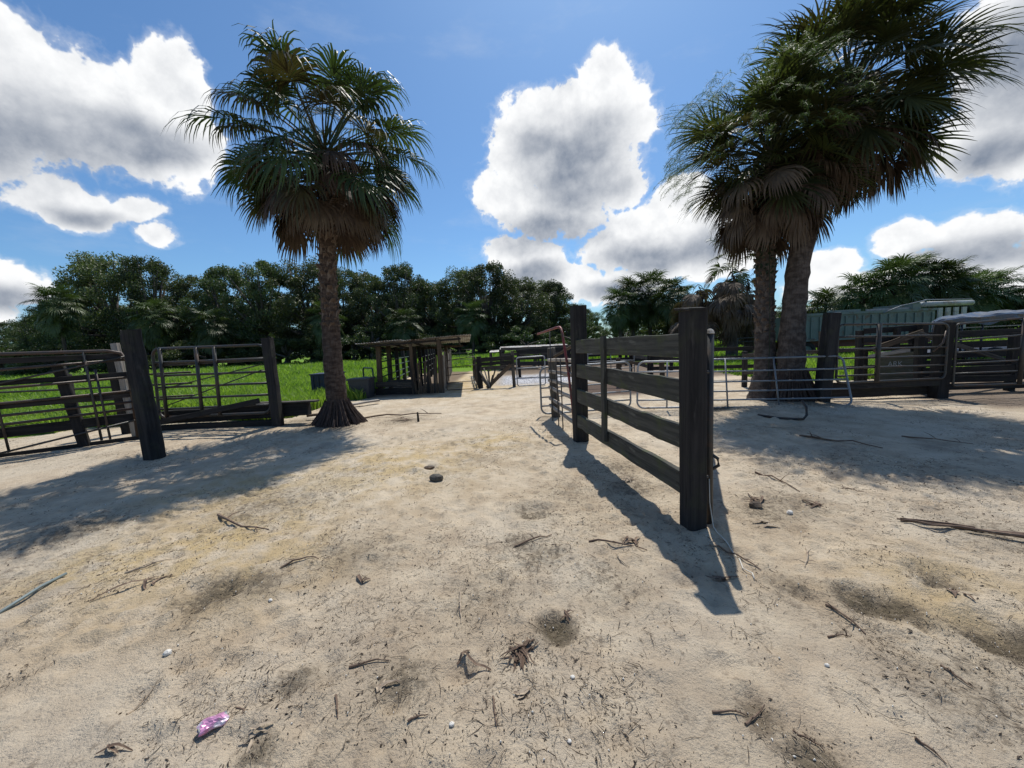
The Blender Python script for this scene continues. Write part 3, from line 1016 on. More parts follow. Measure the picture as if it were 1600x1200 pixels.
FC = [far_crown('crown', 300 + 17 * k, 44, 12, 'farpalm', 1.0, 0.5) for k in range(3)]
FD = far_crown('dead_fronds', 411, 0, 60, 'dead', 0.9, 2.4)
FDL = far_crown('crown', 377, 12, 0, 'farpalm', 0.9, 0)
FT = trunk_mesh([(0, 0, 0), (0.05, 0, 0.3), (0, 0.02, 0.7), (0.03, 0, 1.0)], [0.22, 0.17, 0.18, 0.16], 'palmbark2', n=10, seg=16, seed=6)


def far_palm(label, x, y, h, k, group, sc=1.0, base=None):
    z = ground_z(x, y) if base is None else base
    root = thing('cabbage_palm', label, 'palm tree', (x, y, z), group)
    hc = h - z - 1.5 * sc
    obj('trunk', FT, root, (0, 0, -0.05), None, (1.1, 1.1, hc + 0.1))
    obj('crown', FC[k % 3], root, (0.03, 0, hc), (0, 0, k * 1.3), sc)
    return root


ORD = ['first', 'second', 'third', 'fourth', 'fifth', 'sixth', 'seventh', 'eighth', 'ninth', 'tenth', 'eleventh', 'twelfth', 'thirteenth', 'fourteenth',
       'fifteenth', 'sixteenth', 'seventeenth', 'eighteenth', 'nineteenth', 'twentieth'] + ['twenty-' + w for w in ('first', 'second', 'third', 'fourth', 'fifth', 'sixth', 'seventh', 'eighth', 'ninth')] + ['thirtieth']
for i, (x, y, h, sc) in enumerate([(11.4, 40, 6.6, 1.15), (13.0, 41, 7.6, 1.3), (15.2, 42, 8.3, 1.4), (15.9, 38, 7.0, 1.15), (17.4, 40, 6.4, 1.15)]):
    far_palm('green cabbage palm beyond the board fence, %s from the left of five' % ORD[i], x, y, h, i, 'green palms beyond the board fence', sc)
for i, (x, y, h, sc) in enumerate([(28.6, 35, 4.9, 1.2), (30.0, 33, 5.9, 1.25), (31.6, 32, 6.7, 1.3), (33.4, 33, 7.1, 1.35), (35.2, 34, 7.4, 1.4), (36.8, 33, 6.6, 1.25), (38.4, 34, 6.0, 1.25), (40.4, 34, 5.6, 1.2), (42.6, 35, 5.8, 1.25), (44.9, 36, 6.1, 1.3), (46.4, 34, 5.0, 1.2)]):
    far_palm('bushy palm behind the green dump trailer, %s from the left' % ORD[i], x, y, h, i + 1, 'palms behind the trailer', sc)
far_palm('tall thin cabbage palm standing before the oaks at far left', -57.3, 50, 11.4, 1, None, 1.6)
for i, (x, y, h, sc) in enumerate([(-45.5, 50, 9.0, 1.5), (-38.2, 50, 7.5, 1.4), (-24.0, 51, 8.0, 1.4), (-13.8, 51, 6.6, 1.3), (-5.0, 52, 7.2, 1.3)]):
    far_palm('cabbage palm mixed in before the far oaks, %s of five from the left' % ORD[i], x, y, h, i, 'palms before the oaks', sc)

# dying palms with brown skirts behind the near post
for i, (x, y, h, live, sc) in enumerate([(11.2, 23, 5.0, False, 1.15), (12.6, 22, 6.7, True, 1.1), (15.4, 25, 5.2, False, 1.05)]):
    z = ground_z(x, y)
    lab = ['dead palm hung with brown fronds, no green left, left of the tufted one', 'dying palm with brown skirt and a small green tuft on top',
           'short dead palm with brown fronds just left of the palm pair'][i]
    root = thing('dead_palm', lab, 'palm tree', (x, y, z), 'dying palms behind the near post')
    hc = h - z - (1.5 if live else 0.4)
    obj('trunk', FT, root, (0, 0, -0.05), None, (1.6, 1.6, hc - 0.7))
    obj('dead_fronds', FD, root, (0, 0, hc + 0.32), (0, 0, i * 2.0), sc)
    if live:
        obj('crown', FDL, root, (0, 0, hc + 0.25), None, 1.0)


# ------------------------------------------------------------------ oaks and bushes
def oak_meshes(seed, h=10.0, rad=5.0, clumps=95, leaves=105, mat='oak', low=0.12, leaf=0.24):
    r = np.random.default_rng(abs(int(seed)) + 7)
    tb = MB()
    tb.tube([(0, 0, -0.3), (0.1, 0, h * 0.12), (-0.1, 0.1, h * 0.28)], [0.5, 0.36, 0.3], 8)
    cents = []
    for i in range(clumps):
        f = r.random()
        a = r.uniform(0, 2 * math.pi)
        z = h * (low + (0.97 - low) * f)
        env = math.sin(math.pi * min(0.98, 0.16 + 0.80 * f)) ** 0.6
        rr = rad * env * math.sqrt(r.uniform(0.12, 1.0)) * r.uniform(0.8, 1.12)
        cents.append((math.cos(a) * rr, math.sin(a) * rr, z))
    for i in range(0, clumps, 4):
        c = Vector(cents[i])
        s = Vector((0, 0, h * 0.2 + 0.25 * c.z))
        mid = s.lerp(c, 0.5) + Vector((0, 0, -0.05 * h + r.uniform(-.4, .4)))
        tb.tube([s, mid, c], [0.16, 0.1, 0.03], 5)
    n = clumps * leaves
    cc = np.repeat(np.array(cents), leaves, 0)
    cs = np.repeat(r.uniform(0.55, 1.25, clumps) * rad * 0.2, leaves)
    off = r.normal(0, 1, (n, 3))
    off /= np.linalg.norm(off, axis=1, keepdims=True)
    off *= (r.random(n) ** 0.45 * cs)[:, None]
    off[:, 2] *= 0.72
    c = cc + off
    u = r.normal(0, 1, (n, 3))
    u /= np.linalg.norm(u, axis=1, keepdims=True)
    w = np.cross(u, r.normal(0, 1, (n, 3)))
    w /= np.linalg.norm(w, axis=1, keepdims=True)
    s = leaf * r.uniform(0.6, 1.35, n)[:, None]
    V = np.stack([c - u * s, c + w * s * 0.55, c + u * s, c - w * s * 0.55], 1).reshape(-1, 3)
    me = bpy.data.meshes.new('crown')
    me.vertices.add(len(V))
    me.vertices.foreach_set('co', V.astype(np.float32).ravel())
    me.loops.add(4 * n)
    me.loops.foreach_set('vertex_index', np.arange(4 * n, dtype=np.int32))
    me.polygons.add(n)
    me.polygons.foreach_set('loop_start', np.arange(0, 4 * n, 4, dtype=np.int32))
    me.polygons.foreach_set('loop_total', np.full(n, 4, dtype=np.int32))
    me.update(calc_edges=True)
    me.materials.append(M[mat])
    return tb.mesh('trunk', 'bark', True), me


OAKS = [oak_meshes(70 + k, 10, 4.6, 120, 290, ('oak', 'oak2', 'oak')[k % 3], leaf=0.092) for k in range(5)]
BUSH = [oak_meshes(90 + k, 3.2, 2.4, 38, 260, ('oak', 'oak2')[k % 2], low=0.05, leaf=0.07) for k in range(3)]


def tree(name, label, cat, lib, x, y, h, k, hs, group, wide=1.0):
    z = ground_z(x, y)
    root = thing(name, label, cat, (x, y, z), group)
    s = (h - z) / hs
    tr, cr = lib[k % len(lib)]
    rot = (0, 0, k * 2.13)
    obj('trunk', tr, root, (0, 0, 0), rot, (s, s, s))
    obj('crown', cr, root, (0, 0, 0), rot, (s * wide, s * wide, s))
    return root


TREES = [(-95.0, 75, 10.6), (-84, 70, 9.5), (-75.1, 66, 12.3), (-67.3, 62, 15.0), (-60.5, 60, 17.2), (-53.0, 58, 16.0), (-48.2, 60, 14.6), (-41.8, 58, 15.2), (-34.8, 56, 16.4), (-29.0, 57, 15.8),
         (-25.3, 60, 14.2), (-20.6, 60, 13.2), (-16.1, 58, 14.0), (-11.8, 60, 13.2), (-7.4, 60, 14.2), (-2.9, 58, 13.0), (1.6, 60, 12.4), (7.6, 66, 11.8), (14.0, 80, 9.9), (20.6, 95, 8.4)]
random.seed(5)
for i, (x, y, h) in enumerate(TREES):
    tree('oak_tree', 'dark oak in the far tree line, %s crown counted from the left edge' % ORD[i], 'tree', OAKS, x, y, h * (0.90 + 0.14 * random.random()), i, 10.0, 'oaks of the far tree line', random.uniform(0.78, 0.98))
for i in range(15):
    x = -88 + i * 6.6
    tree('oak_tree', 'oak in the hidden back row of the far tree line, %s from the left' % ORD[i], 'tree', OAKS, x, 70 + random.uniform(-3, 5), random.uniform(10, 12.5), i + 2, 10.0, 'back row of the far tree line', 1.15)
for i in range(30):
    x = -86 + i * 3.25 + random.uniform(-1, 1)
    y = 52 + random.uniform(-1.5, 3.5) + (6 if x > 4 else 0)
    tree('bush', 'shadowy bush at the foot of the far tree line, %s from the left' % ORD[i], 'bush', BUSH, x, y, random.uniform(2.8, 5.0), i, 3.2, 'bushes along the foot of the tree line', 1.2)
for i, (x, y, h) in enumerate([(24, 75, 6.0), (32, 85, 6.5), (42, 90, 7.2), (52, 95, 7.0), (62, 98, 8.6), (70, 96, 9.2), (79, 95, 9.5), (92, 98, 9.5), (104, 96, 9.5), (120, 100, 9.0)]):
    tree('distant_tree', 'hazy round tree on the far right skyline, %s from the left' % ORD[i], 'tree', OAKS, x, y, h, i + 1, 10.0, 'trees on the far right skyline', 1.25)
for i, (x, y, h) in enumerate([(13.2, 45, 3.6), (17.6, 44, 4.0), (19.5, 40, 4.2), (22.5, 38, 4.4), (21, 48, 5.0), (9.5, 52, 4.2), (26.5, 42, 4.2), (30.5, 38, 4.4), (34.5, 38, 5.2), (38.8, 38, 4.9), (42.7, 38, 4.4), (47.5, 38, 4.0), (51, 38, 4.0)]):
    tree('shrub', 'dark green bush among the palms on the right, %s from the left' % ORD[i], 'bush', BUSH, x, y, h, i, 3.2, 'bushes among the palms', 1.15)

# ------------------------------------------------------------------ pasture grass (nobody could count it)
r = np.random.default_rng(77)
N = 420000
yy = 9.0 + 47 * r.random(N) ** 2.1
xx = (r.random(N) * 2 - 1) * (yy * 1.45)
keep = grass_mask(xx, yy) > r.uniform(0.3, 0.75, N)
keep &= ~((xx > -1.2) & (xx < 8.5) & (yy < 33))
# the open lane stays sandy
keep &= ~((xx > -2.6 - 0.125 * (yy - 14)) & (xx < -1.1 - 0.125 * (yy - 14)) & (yy < 29))
xx, yy = xx[keep], yy[keep]
n = len(xx)
dist = np.hypot(xx, yy)
zz = height_base(xx, yy)
wid = 0.006 + 0.0011 * dist * r.uniform(0.6, 1.3, n)
hgt = r.uniform(0.16, 0.44, n) * (1 + 0.9 * lattice_noise(xx, yy, 0.5, 41)) * np.clip(0.8 + dist / 50, 0.8, 1.5)
hgt *= np.where((xx > 8) & (yy < 40), 0.8, 1.0)
ang = r.uniform(0, 2 * math.pi, n)
lean = r.uniform(0.1, 0.75, n) * hgt
la = r.uniform(0, 2 * math.pi, n)
bx, by = np.cos(ang) * wid, np.sin(ang) * wid
lx, ly = np.cos(la) * lean, np.sin(la) * lean
V = np.stack([np.stack([xx - bx, yy - by, zz - 0.02], -1), np.stack([xx + bx, yy + by, zz - 0.02], -1),
              np.stack([xx + lx * 0.35 + bx * .8, yy + ly * 0.35 + by * .8, zz + hgt * 0.62], -1), np.stack([xx + lx * 0.35 - bx * .8, yy + ly * 0.35 - by * .8, zz + hgt * 0.62], -1),
              np.stack([xx + lx, yy + ly, zz + hgt * 0.95], -1)], 1).reshape(-1, 3)
b5 = np.arange(n, dtype=np.int32)[:, None] * 5
loops = np.concatenate([b5 + np.array([[0, 1, 2, 3]], dtype=np.int32), b5 + np.array([[3, 2, 4]], dtype=np.int32)], 1)
me = bpy.data.meshes.new('grass')
me.vertices.add(len(V))
me.vertices.foreach_set('co', V.astype(np.float32).ravel())
me.loops.add(loops.size)
me.loops.foreach_set('vertex_index', loops.ravel())
me.polygons.add(2 * n)
ls = np.stack([np.arange(n) * 7, np.arange(n) * 7 + 4], 1).ravel().astype(np.int32)
me.polygons.foreach_set('loop_start', ls)
me.polygons.foreach_set('loop_total', np.tile(np.array([4, 3], dtype=np.int32), n))
me.update(calc_edges=True)
me.materials.append(M['grass'])
tag(obj('grass', me), 'bright green pasture grass beyond the pens', 'grass', kind='stuff')
print('GRASS BLADES', n)


# ------------------------------------------------------------------ near board fence
random.seed(21)
NP, FP = Vector((1.46, 3.08, 0)), Vector((1.03, 5.88, 0))
NP.z, FP.z = ground_z(NP.x, NP.y), ground_z(FP.x, FP.y)
along_f = (FP - NP)
along_f.z = 0
along_f.normalize()
west = Vector((-along_f.y, along_f.x, 0))
if west.x > 0:
    west = -west
fence = thing('board_fence', 'four-board dark timber fence panel with two heavy posts in the foreground', 'fence', NP)
plank('post', fence, NP + Vector((0, 0, -0.12)), NP + Vector((-0.005, 0, 1.77)), 0.165, 0.155, 'post', west, 10, 0.003, 0.012)
plank('post', fence, FP + Vector((0, 0, -0.12)), FP + Vector((0.02, 0, 2.08)), 0.20, 0.20, 'post', west, 10, 0.004, 0.014)
capo = plank('post_cap', fence, NP + Vector((-0.012, 0, 1.775)) - along_f * 0.085, NP + Vector((-0.012, 0, 1.79)) + along_f * 0.095, 0.18, 0.018, 'post', (0, 0, 1), 4, 0.004, 0.006)
for zt in (1.615, 1.245, 0.865, 0.47):
    a = NP + along_f * 0.055 + west * 0.045 + Vector((0, 0, zt - 0.095 - NP.z + random.uniform(-.006, .006)))
    e_ = FP - along_f * 0.085 + west * 0.045 + Vector((0, 0, zt - 0.09 - FP.z + random.uniform(-.01, .01)))
    plank('board', fence, a, e_, 0.195, 0.056, 'board', west, 14, 0.006, 0.005)
bt = NP + along_f * 1.62 + west * 0.10
plank('batten', fence, bt + Vector((0, 0, 0.33)), bt + Vector((0.01, 0, 1.615)), 0.10, 0.045, 'board', west, 8, 0.003, 0.005)
# nail heads on the board ends
for zt in (1.615, 1.245, 0.865, 0.47):
    mb = MB()
    for d_ in (0.10, 0.12):
        for dz in (0.05, 0.14):
            c = NP + along_f * d_ + west * 0.072 + Vector((0, 0, zt - dz))
            mb.tube([rel(fence, c), rel(fence, c + west * 0.004)], 0.006, 6)
    obj('nails', mb.mesh('nails', 'darkpipe'), fence)

for zb in (0.42, 1.28):
    mb = MB()
    c = NP + west * -0.082 + Vector((0, 0, zb))
    mb.tube([rel(fence, c - along_f * 0.05), rel(fence, c - along_f * 0.05 - west * 0.018)], 0.013, 6)
    mb.tube([rel(fence, c + along_f * 0.04), rel(fence, c + along_f * 0.04 - west * 0.018)], 0.013, 6)
    obj('bolts', mb.mesh('bolts', 'darkpipe'), fence)
# red stock gate swung open, edge on behind the near post
rg0 = Vector((1.66, 3.20, 0.12))
rg1 = Vector((2.98, 6.05, 0.12))
H_ = Vector((0, 0, 1.43))
rgate = pipe_gate('red steel stock gate swung back edge-on behind the near fence post', rg0, rg1, rg0 + H_, rg1 + H_, (0.16, 0.32, 0.5, 0.68, 0.84), (0.35, 0.68), 0.024, 'redpipe')
pipe('hinge_pipe', rgate, [rg0 + Vector((-0.03, -0.05, -0.2)), rg0 + Vector((-0.03, -0.05, 1.49))], 0.03, 'darkpipe', 10)
mb = MB()
c = rel(rgate, rg0 + Vector((-0.03, -0.05, 1.49)))
for k in range(5):
    a0, a1 = R(90 * k / 5), R(90 * (k + 1) / 5)
    mb.tube([c + Vector((0, 0, 0.034 * math.sin(a0) * 1.2)), c + Vector((0, 0, 0.034 * math.sin(a1) * 1.2))], [0.034 * math.cos(a0), max(0.002, 0.034 * math.cos(a1))], 10)
obj('pipe_cap', mb.mesh('pipe_cap', 'cap', True), rgate)
mb = MB()
c = rel(rgate, rg0 + Vector((-0.03, -0.05, 0.42)))
mb.tube([c + Vector((0.02, 0, 0.06)), c + Vector((0.06, -0.02, 0.03)), c + Vector((0.07, -0.02, -0.03)), c + Vector((0.02, 0, -0.07))], 0.014, 6)
obj('hinge', mb.mesh('hinge', 'darkpipe'), rgate)

# pale cord trailing from the post
pts = [(1.60, 3.02), (1.585, 2.94), (1.60, 2.86), (1.57, 2.78), (1.585, 2.68), (1.555, 2.58), (1.53, 2.50), (1.545, 2.42), (1.52, 2.36)]
mb = MB()
mb.tube([(1.615, 3.12, 0.40), (1.61, 3.10, 0.2)] + [(x, y, ground_z(x, y) + 0.012) for x, y in pts], 0.0042, 6)
tag(obj('cord', mb.mesh('cord', 'string', True)), 'frayed pale cord lying at the foot of the near fence post', 'cord')

# slatted gate with a tall bent red pipe beyond the far post
wp = Vector((0.93, 8.27, ground_z(0.93, 8.27)))
sg = thing('slat_gate', 'old pole gate with a tall bent red pipe frame beyond the far fence post', 'gate', wp)
round_post('post', sg, wp + Vector((0, 0, -0.1)), wp + Vector((-0.06, 0, 1.50)), 0.105, 0.095, 'oldpost')
for z0, z1 in ((1.23, 1.30), (0.99, 1.06), (0.80, 0.86), (0.64, 0.68), (0.40, 0.45), (0.25, 0.27)):
    plank('slat', sg, (0.80, 8.22, z0), (1.02, 6.02, z1), 0.065, 0.06, 'palewood', (-1, 0, 0), 8, 0.006, 0.014)
arch = [(0.60, 8.32, 1.79), (0.74, 7.5, 1.83), (0.85, 6.9, 1.86), (0.875, 6.75, 1.855), (0.89, 6.68, 1.82), (0.90, 6.62, 1.74), (0.94, 6.35, 1.1), (0.965, 6.2, 0.6), (0.975, 6.15, 0.30)]
pipe('bent_pipe', sg, arch, 0.022, 'redpipe', 8)
pipe('upright', sg, [(0.80, 7.75, 0.0), (0.80, 7.75, 1.82)], 0.012, 'darkpipe', 6)
pipe('upright', sg, [(0.86, 7.25, 0.0), (0.85, 7.25, 1.3)], 0.012, 'darkpipe', 6)
pipe('upright', sg, [(0.9, 6.95, 0.0), (0.89, 6.95, 1.3)], 0.012, 'darkpipe', 6)
plank('brace', sg, (0.9, 8.2, 1.28), (1.12, 6.0, 1.62), 0.05, 0.04, 'brownwood', (-1, 0, 0), 6, 0.005, 0.01)

# galvanised gates lying across the yard behind the fence
pipe_gate('grey pipe gate with rounded corners behind the pole gate and far post', (0.62, 8.36, 0.04), (2.66, 8.60, 0.05), (0.62, 8.36, 1.06), (2.66, 8.60, 1.09),
          (0.17, 0.36, 0.56, 0.78), (0.36, 0.68), 0.021, 'galv', 0.14)
pipe_gate('pale pipe gate seen through the board fence, right of the grey one', (2.80, 8.58, 0.03), (4.15, 8.25, 0.05), (2.83, 8.58, 1.08), (4.15, 8.25, 1.05),
          (0.17, 0.36, 0.56, 0.78), (0.45,), 0.022, 'whitepipe', 0.15)
pipe_gate('long galvanised gate leaning back against the palm pair and black post', (4.00, 8.14, 0.05), (6.86, 7.66, 0.05), (4.12, 8.45, 1.07), (6.93, 8.03, 1.03),
          (0.155, 0.33, 0.52, 0.74), (0.19, 0.53), 0.021, 'galv', 0.13)

# ------------------------------------------------------------------ left corral
random.seed(22)
lp = Vector((-6.03, 6.29, ground_z(-6.03, 6.29)))
tag(round_post('corral_post', None, lp + Vector((0.02, 0, -0.15)), lp + Vector((-0.14, 0.05, 2.13)), 0.145, 0.125, 'post', 14, 12, 0.01), 'thick leaning dark gatepost at the corner of the left corral', 'post')
pz = ground_z(-5.24, 8.45)
tag(plank('corral_post', None, (-5.24, 8.45, pz - 0.1), (-5.27, 8.45, 1.98), 0.19, 0.17, 'post', (0, -1, 0), 8, 0.006, 0.012), 'dark square post between the corral gate and the left palm', 'post')
tag(plank('corral_post', None, (-8.6, 8.5, -0.1), (-8.72, 8.5, 1.80), 0.20, 0.18, 'post', (0, -1, 0), 8, 0.006, 0.012), 'dark square post standing just behind the leaning gatepost', 'post')
tag(plank('corral_post', None, (-8.1, 8.15, -0.1), (-8.28, 8.15, 2.0), 0.13, 0.10, 'palewood', (0, -1, 0), 8, 0.006, 0.01), 'pale bleached timber post beside the leaning gatepost', 'post')
# near panel running off to the left
gA, gB = Vector((-11.3, 5.1, 0)), Vector((-7.72, 7.78, 0))
pan = thing('corral_fence', 'tall brown corral panel of pipes and boards at the left edge', 'fence', gA)
fdir = (gB - gA).normalized()
fn = Vector((fdir.y, -fdir.x, 0))
pipe('top_rail', pan, [gA + Vector((0, 0, 1.84)), gA.lerp(gB, 0.5) + Vector((0, 0, 1.85)), gB - fdir * 0.25 + Vector((0, 0, 1.84)), gB - fdir * 0.07 + Vector((0, 0, 1.79)), gB + Vector((0, 0, 1.62)), gB + Vector((0, 0, 0.08))], 0.033, 'brownpipe', 8)
for z0, z1 in ((1.46, 1.66), (1.20, 1.30), (0.95, 1.02), (0.74, 0.80), (0.55, 0.66)):
    pipe('rail', pan, [gA + Vector((0, 0, z0)), gA.lerp(gB, 0.5) + Vector((0, 0, (z0 + z1) / 2 - 0.02)), gB + Vector((0, 0, z1))], 0.026, 'brownpipe', 7)
for z0, z1, w_ in ((1.72, 1.74, 0.10), (1.30, 1.36, 0.10), (0.90, 0.96, 0.13), (0.40, 0.48, 0.18), (0.03, 0.05, 0.08)):
    plank('board', pan, gA + fn * -0.05 + Vector((0, 0, z0)), gB + fn * -0.05 + Vector((0, 0, z1)), w_, 0.04, 'post', fn, 10, 0.006, 0.006)
for f in (0.60, 0.885):
    q0 = gA.lerp(gB, f)
    pipe('brace', pan, [q0 + fn * 0.02 + Vector((0, 0, 0.1)), q0 + fn * 0.02 + Vector((-0.05, -0.03, 1.84))], 0.022, 'darkpipe', 6)
    pipe('brace', pan, [q0 + fdir * 0.12 + fn * 0.02 + Vector((0, 0, 0.1)), q0 + fdir * 0.12 + fn * 0.02 + Vector((-0.05, -0.03, 1.50))], 0.02, 'darkpipe', 6)
pipe('stay', pan, [gA.lerp(gB, 0.6) + fn * 0.03 + Vector((0, 0, 1.3)), gB + fn * 0.03 + Vector((0, 0, 1.72))], 0.02, 'darkpipe', 6)
pipe('stay', pan, [gA.lerp(gB, 0.6) + fn * 0.03 + Vector((0, 0, 0.1)), gB + fn * 0.03 + Vector((0, 0, 0.42))], 0.02, 'darkpipe', 6)
q0 = gA.lerp(gB, 0.815)
plank('post', pan, q0 + fn * -0.12 + Vector((0.1, 0, -0.1)), q0 + fn * -0.12 + Vector((-0.12, -0.05, 1.62)), 0.16, 0.14, 'post', fn, 8, 0.006, 0.012)

# rail fence further back in the left pasture
bf = thing('rail_fence', 'low rail fence in the grass behind the left corral panel', 'fence', (-14.5, 10.6, ground_z(-14.5, 10.6)))
for k, x in enumerate((-14.5, -12.2, -10.2)):
    round_post('post', bf, (x, 10.6 + 0.05 * k, -0.1), (x, 10.6 + 0.05 * k, 1.35), 0.07, 0.06, 'oldpost', 9, 4)
for z in (1.25, 0.95, 0.6, 0.3):
    pipe('rail', bf, [(-16.5, 10.55, z), (-12.2, 10.65, z - 0.02), (-8.9, 10.7, z)], 0.03, 'brownpipe', 6)

# gate between the leaning post and the square post
mg = pipe_gate('tall dark pipe gate between the leaning gatepost and the square post', (-8.0, 8.62, 0.32), (-5.38, 8.47, 0.34), (-7.95, 8.62, 1.87), (-5.34, 8.47, 1.84),
               (0.12, 0.27, 0.44, 0.61, 0.80), (0.08, 0.40, 0.56), 0.031, 'darkpipe', 0.16, brace_r=0.036)
pipe('stay', mg, [(-7.9, 8.58, 0.55), (-5.45, 8.45, 1.30)], 0.013, 'darkpipe', 6)
pipe('stay', mg, [(-7.9, 8.58, 0.95), (-5.45, 8.45, 1.42)], 0.013, 'darkpipe', 6)
plank('board', mg, (-8.0, 8.66, 1.52), (-5.4, 8.52, 1.54), 0.09, 0.03, 'oldpost', (0, -1, 0), 8, 0.005, 0.006)
# timbers at its foot
plank_o = plank('timber_beam', None, (-8.05, 8.78, 0.30), (-4.66, 8.72, 0.36), 0.30, 0.16, 'post', (0, -1, 0), 10, 0.008, 0.015)
tag(plank_o, 'long dark timber beam lying raised along the foot of the corral gate', 'timber')
tag(plank('timber_beam', None, (-8.0, 8.62, 0.07), (-5.3, 8.55, 0.08), 0.17, 0.14, 'post', (0, -1, 0), 8, 0.008, 0.015), 'lower dark sleeper on the sand under the corral gate', 'timber')
tag(plank('plank', None, (-5.9, 8.70, 0.545), (-4.42, 8.66, 0.53), 0.20, 0.035, 'oldpost', (0, 0, 1), 6, 0.005, 0.006), 'grey plank laid on the raised beam beside the left palm', 'plank')
tag(plank('plank', None, (-8.0, 8.5, 0.22), (-5.6, 8.44, 0.62), 0.12, 0.035, 'post', (0, -1, 0), 8, 0.006, 0.006), 'slanting grey plank propped across the foot of the corral gate', 'plank')
tag(plank('plank', None, (-4.95, 9.2, 0.12), (-4.22, 9.1, 0.16), 0.14, 0.05, 'brownwood', (0, 0, 1), 4, 0.006, 0.006), 'short brown plank on the ground between beam and left palm', 'plank')
tag(plank('plank', None, (-5.1, 10.4, 0.10), (-4.0, 11.4, 0.12), 0.16, 0.05, 'palewood', (0, 0, 1), 4, 0.006, 0.006), 'pale plank lying behind the left palm trunk', 'plank')

# dark blue sheet tank and grey box behind the palm
x0, x1, y0, h_ = -6.75, -5.9, 12.9, 0.88
tk = thing('metal_tank', 'dark blue ribbed metal tank half hidden behind the left palm trunk', 'tank', (x0, y0, ground_z(x0, y0)))
mb = MB()
mb.box((0, 0, 0), (x1 - x0, 0.7, h_))
obj('body', mb.mesh('body', 'bluemetal'), tk)
for k in range(5):
    mb = MB()
    mb.box((0.06 + k * 0.18, -0.03, 0.04), (0.10 + k * 0.18, -0.002, h_ - 0.04))
    obj('rib', mb.mesh('rib', 'bluemetal'), tk)
mb = MB()
mb.box((-0.03, -0.045, h_ + 0.002), (x1 - x0 + 0.03, 0.73, h_ + 0.04))
obj('rim', mb.mesh('rim', 'bluemetal'), tk)
x0, y0 = -5.5, 12.9
bxo = thing('grey_bin', 'dull dark grey bin standing between the left palm and the roofed chute', 'bin', (x0, y0, ground_z(x0, y0)))
mb = MB()
mb.add([(0.05, 0, 0), (0.65, 0, 0), (0.65, 0.5, 0), (0.05, 0.5, 0), (0, -0.04, 0.62), (0.70, -0.04, 0.62), (0.70, 0.54, 0.62), (0, 0.54, 0.62)],
       [(0, 3, 2, 1), (0, 1, 5, 4), (1, 2, 6, 5), (2, 3, 7, 6), (3, 0, 4, 7)])
obj('body', mb.mesh('body', 'greybox'), bxo)
mb = MB()
mb.box((-0.03, -0.07, 0.622), (0.73, 0.57, 0.68))
obj('lid', mb.mesh('lid', 'greybox'), bxo)

# ------------------------------------------------------------------ roofed cattle chute
random.seed(23)
ch = thing('cattle_chute', 'roofed wooden cattle chute with tin sheets and leaning slats', 'chute', (-4.8, 13.9, 0))


def lx(x0, y, y0=14.0):
    return x0 - 0.125 * (y - y0)


for k in range(6):
    y = 13.95 + 2.0 * k
    x = lx(-4.8, y)
    plank('post', ch, (x, y, -0.1), (x + random.uniform(-.04, .04), y, 1.80 - 0.035 * k + (0.03 if k == 0 else 0)), 0.16, 0.15, 'brownwood' if k < 2 else 'post', (0, -1, 0), 5, 0.006, 0.01)
for z in (0.35, 0.62, 0.92, 1.18):
    pipe('rail', ch, [(lx(-4.78, 13.9), 13.9, z), (lx(-4.78, 20), 20, z), (lx(-4.78, 25.0), 25.0, z)], 0.024, 'greenpipe', 6)
    pipe('rail', ch, [(lx(-3.55, 14.6), 14.6, z + 0.05), (lx(-3.55, 20), 20, z + .05), (lx(-3.55, 25.0), 25.0, z + .05)], 0.024, 'darkpipe', 6)
for k in range(7):
    y = 14.6 + 1.7 * k
    plank('post', ch, (lx(-3.55, y), y, -0.1), (lx(-3.55, y), y, 1.70 - 0.03 * k), 0.12, 0.12, 'post', (0, -1, 0), 4, 0.006, 0.01)
# front and right slat walls
for k in range(12):
    x = -3.42 + k * 0.088 + random.uniform(-.01, .01)
    t_ = random.uniform(-0.12, 0.12)
    plank('slat', ch, (x, 13.38 + random.uniform(-.04, .04), -0.05), (x + t_, 13.4 + random.uniform(-.05, .1), random.uniform(0.95, 1.4)), random.uniform(0.05, 0.085), 0.025, random.choice(('brownwood', 'oldpost', 'post')), (0, -1, 0), 4, 0.005, 0.005)
for k in range(34):
    y = 13.5 + 0.36 * k
    x = lx(-2.42, y, 13.4)
    plank('slat', ch, (x, y, -0.05), (x + random.uniform(-.03, .03), y + random.uniform(-.08, .08), random.uniform(1.15, 1.5)), random.uniform(0.1, 0.2), 0.03, random.choice(('brownwood', 'oldpost', 'palewood')), (1, 0, 0), 3, 0.005, 0.005)
plank('post', ch, (-2.44, 13.34, -0.1), (-2.46, 13.36, 1.88), 0.15, 0.14, 'brownwood', (0, -1, 0), 5, 0.006, 0.01)
plank('post', ch, (lx(-2.5, 18), 18, -0.1), (lx(-2.5, 18), 18, 1.68), 0.13, 0.13, 'brownwood', (0, -1, 0), 5, 0.006, 0.01)
plank('post', ch, (-3.45, 13.42, -0.1), (-3.45, 13.42, 1.86), 0.10, 0.10, 'brownwood', (0, -1, 0), 5, 0.006, 0.01)
plank('low_board', ch, (-4.85, 13.62, 0.12), (-3.4, 13.46, 0.12), 0.26, 0.04, 'post', (0, -1, 0), 5, 0.005, 0.006)
plank('low_board', ch, (-4.85, 13.66, 0.40), (-3.4, 13.50, 0.36), 0.18, 0.04, 'oldpost', (0, -1, 0), 5, 0.005, 0.006)
plank('low_board', ch, (-4.4, 14.2, 0.46), (-3.5, 14.0, 0.46), 0.5, 0.05, 'oldpost', (0, 0, 1), 5, 0.005, 0.006)
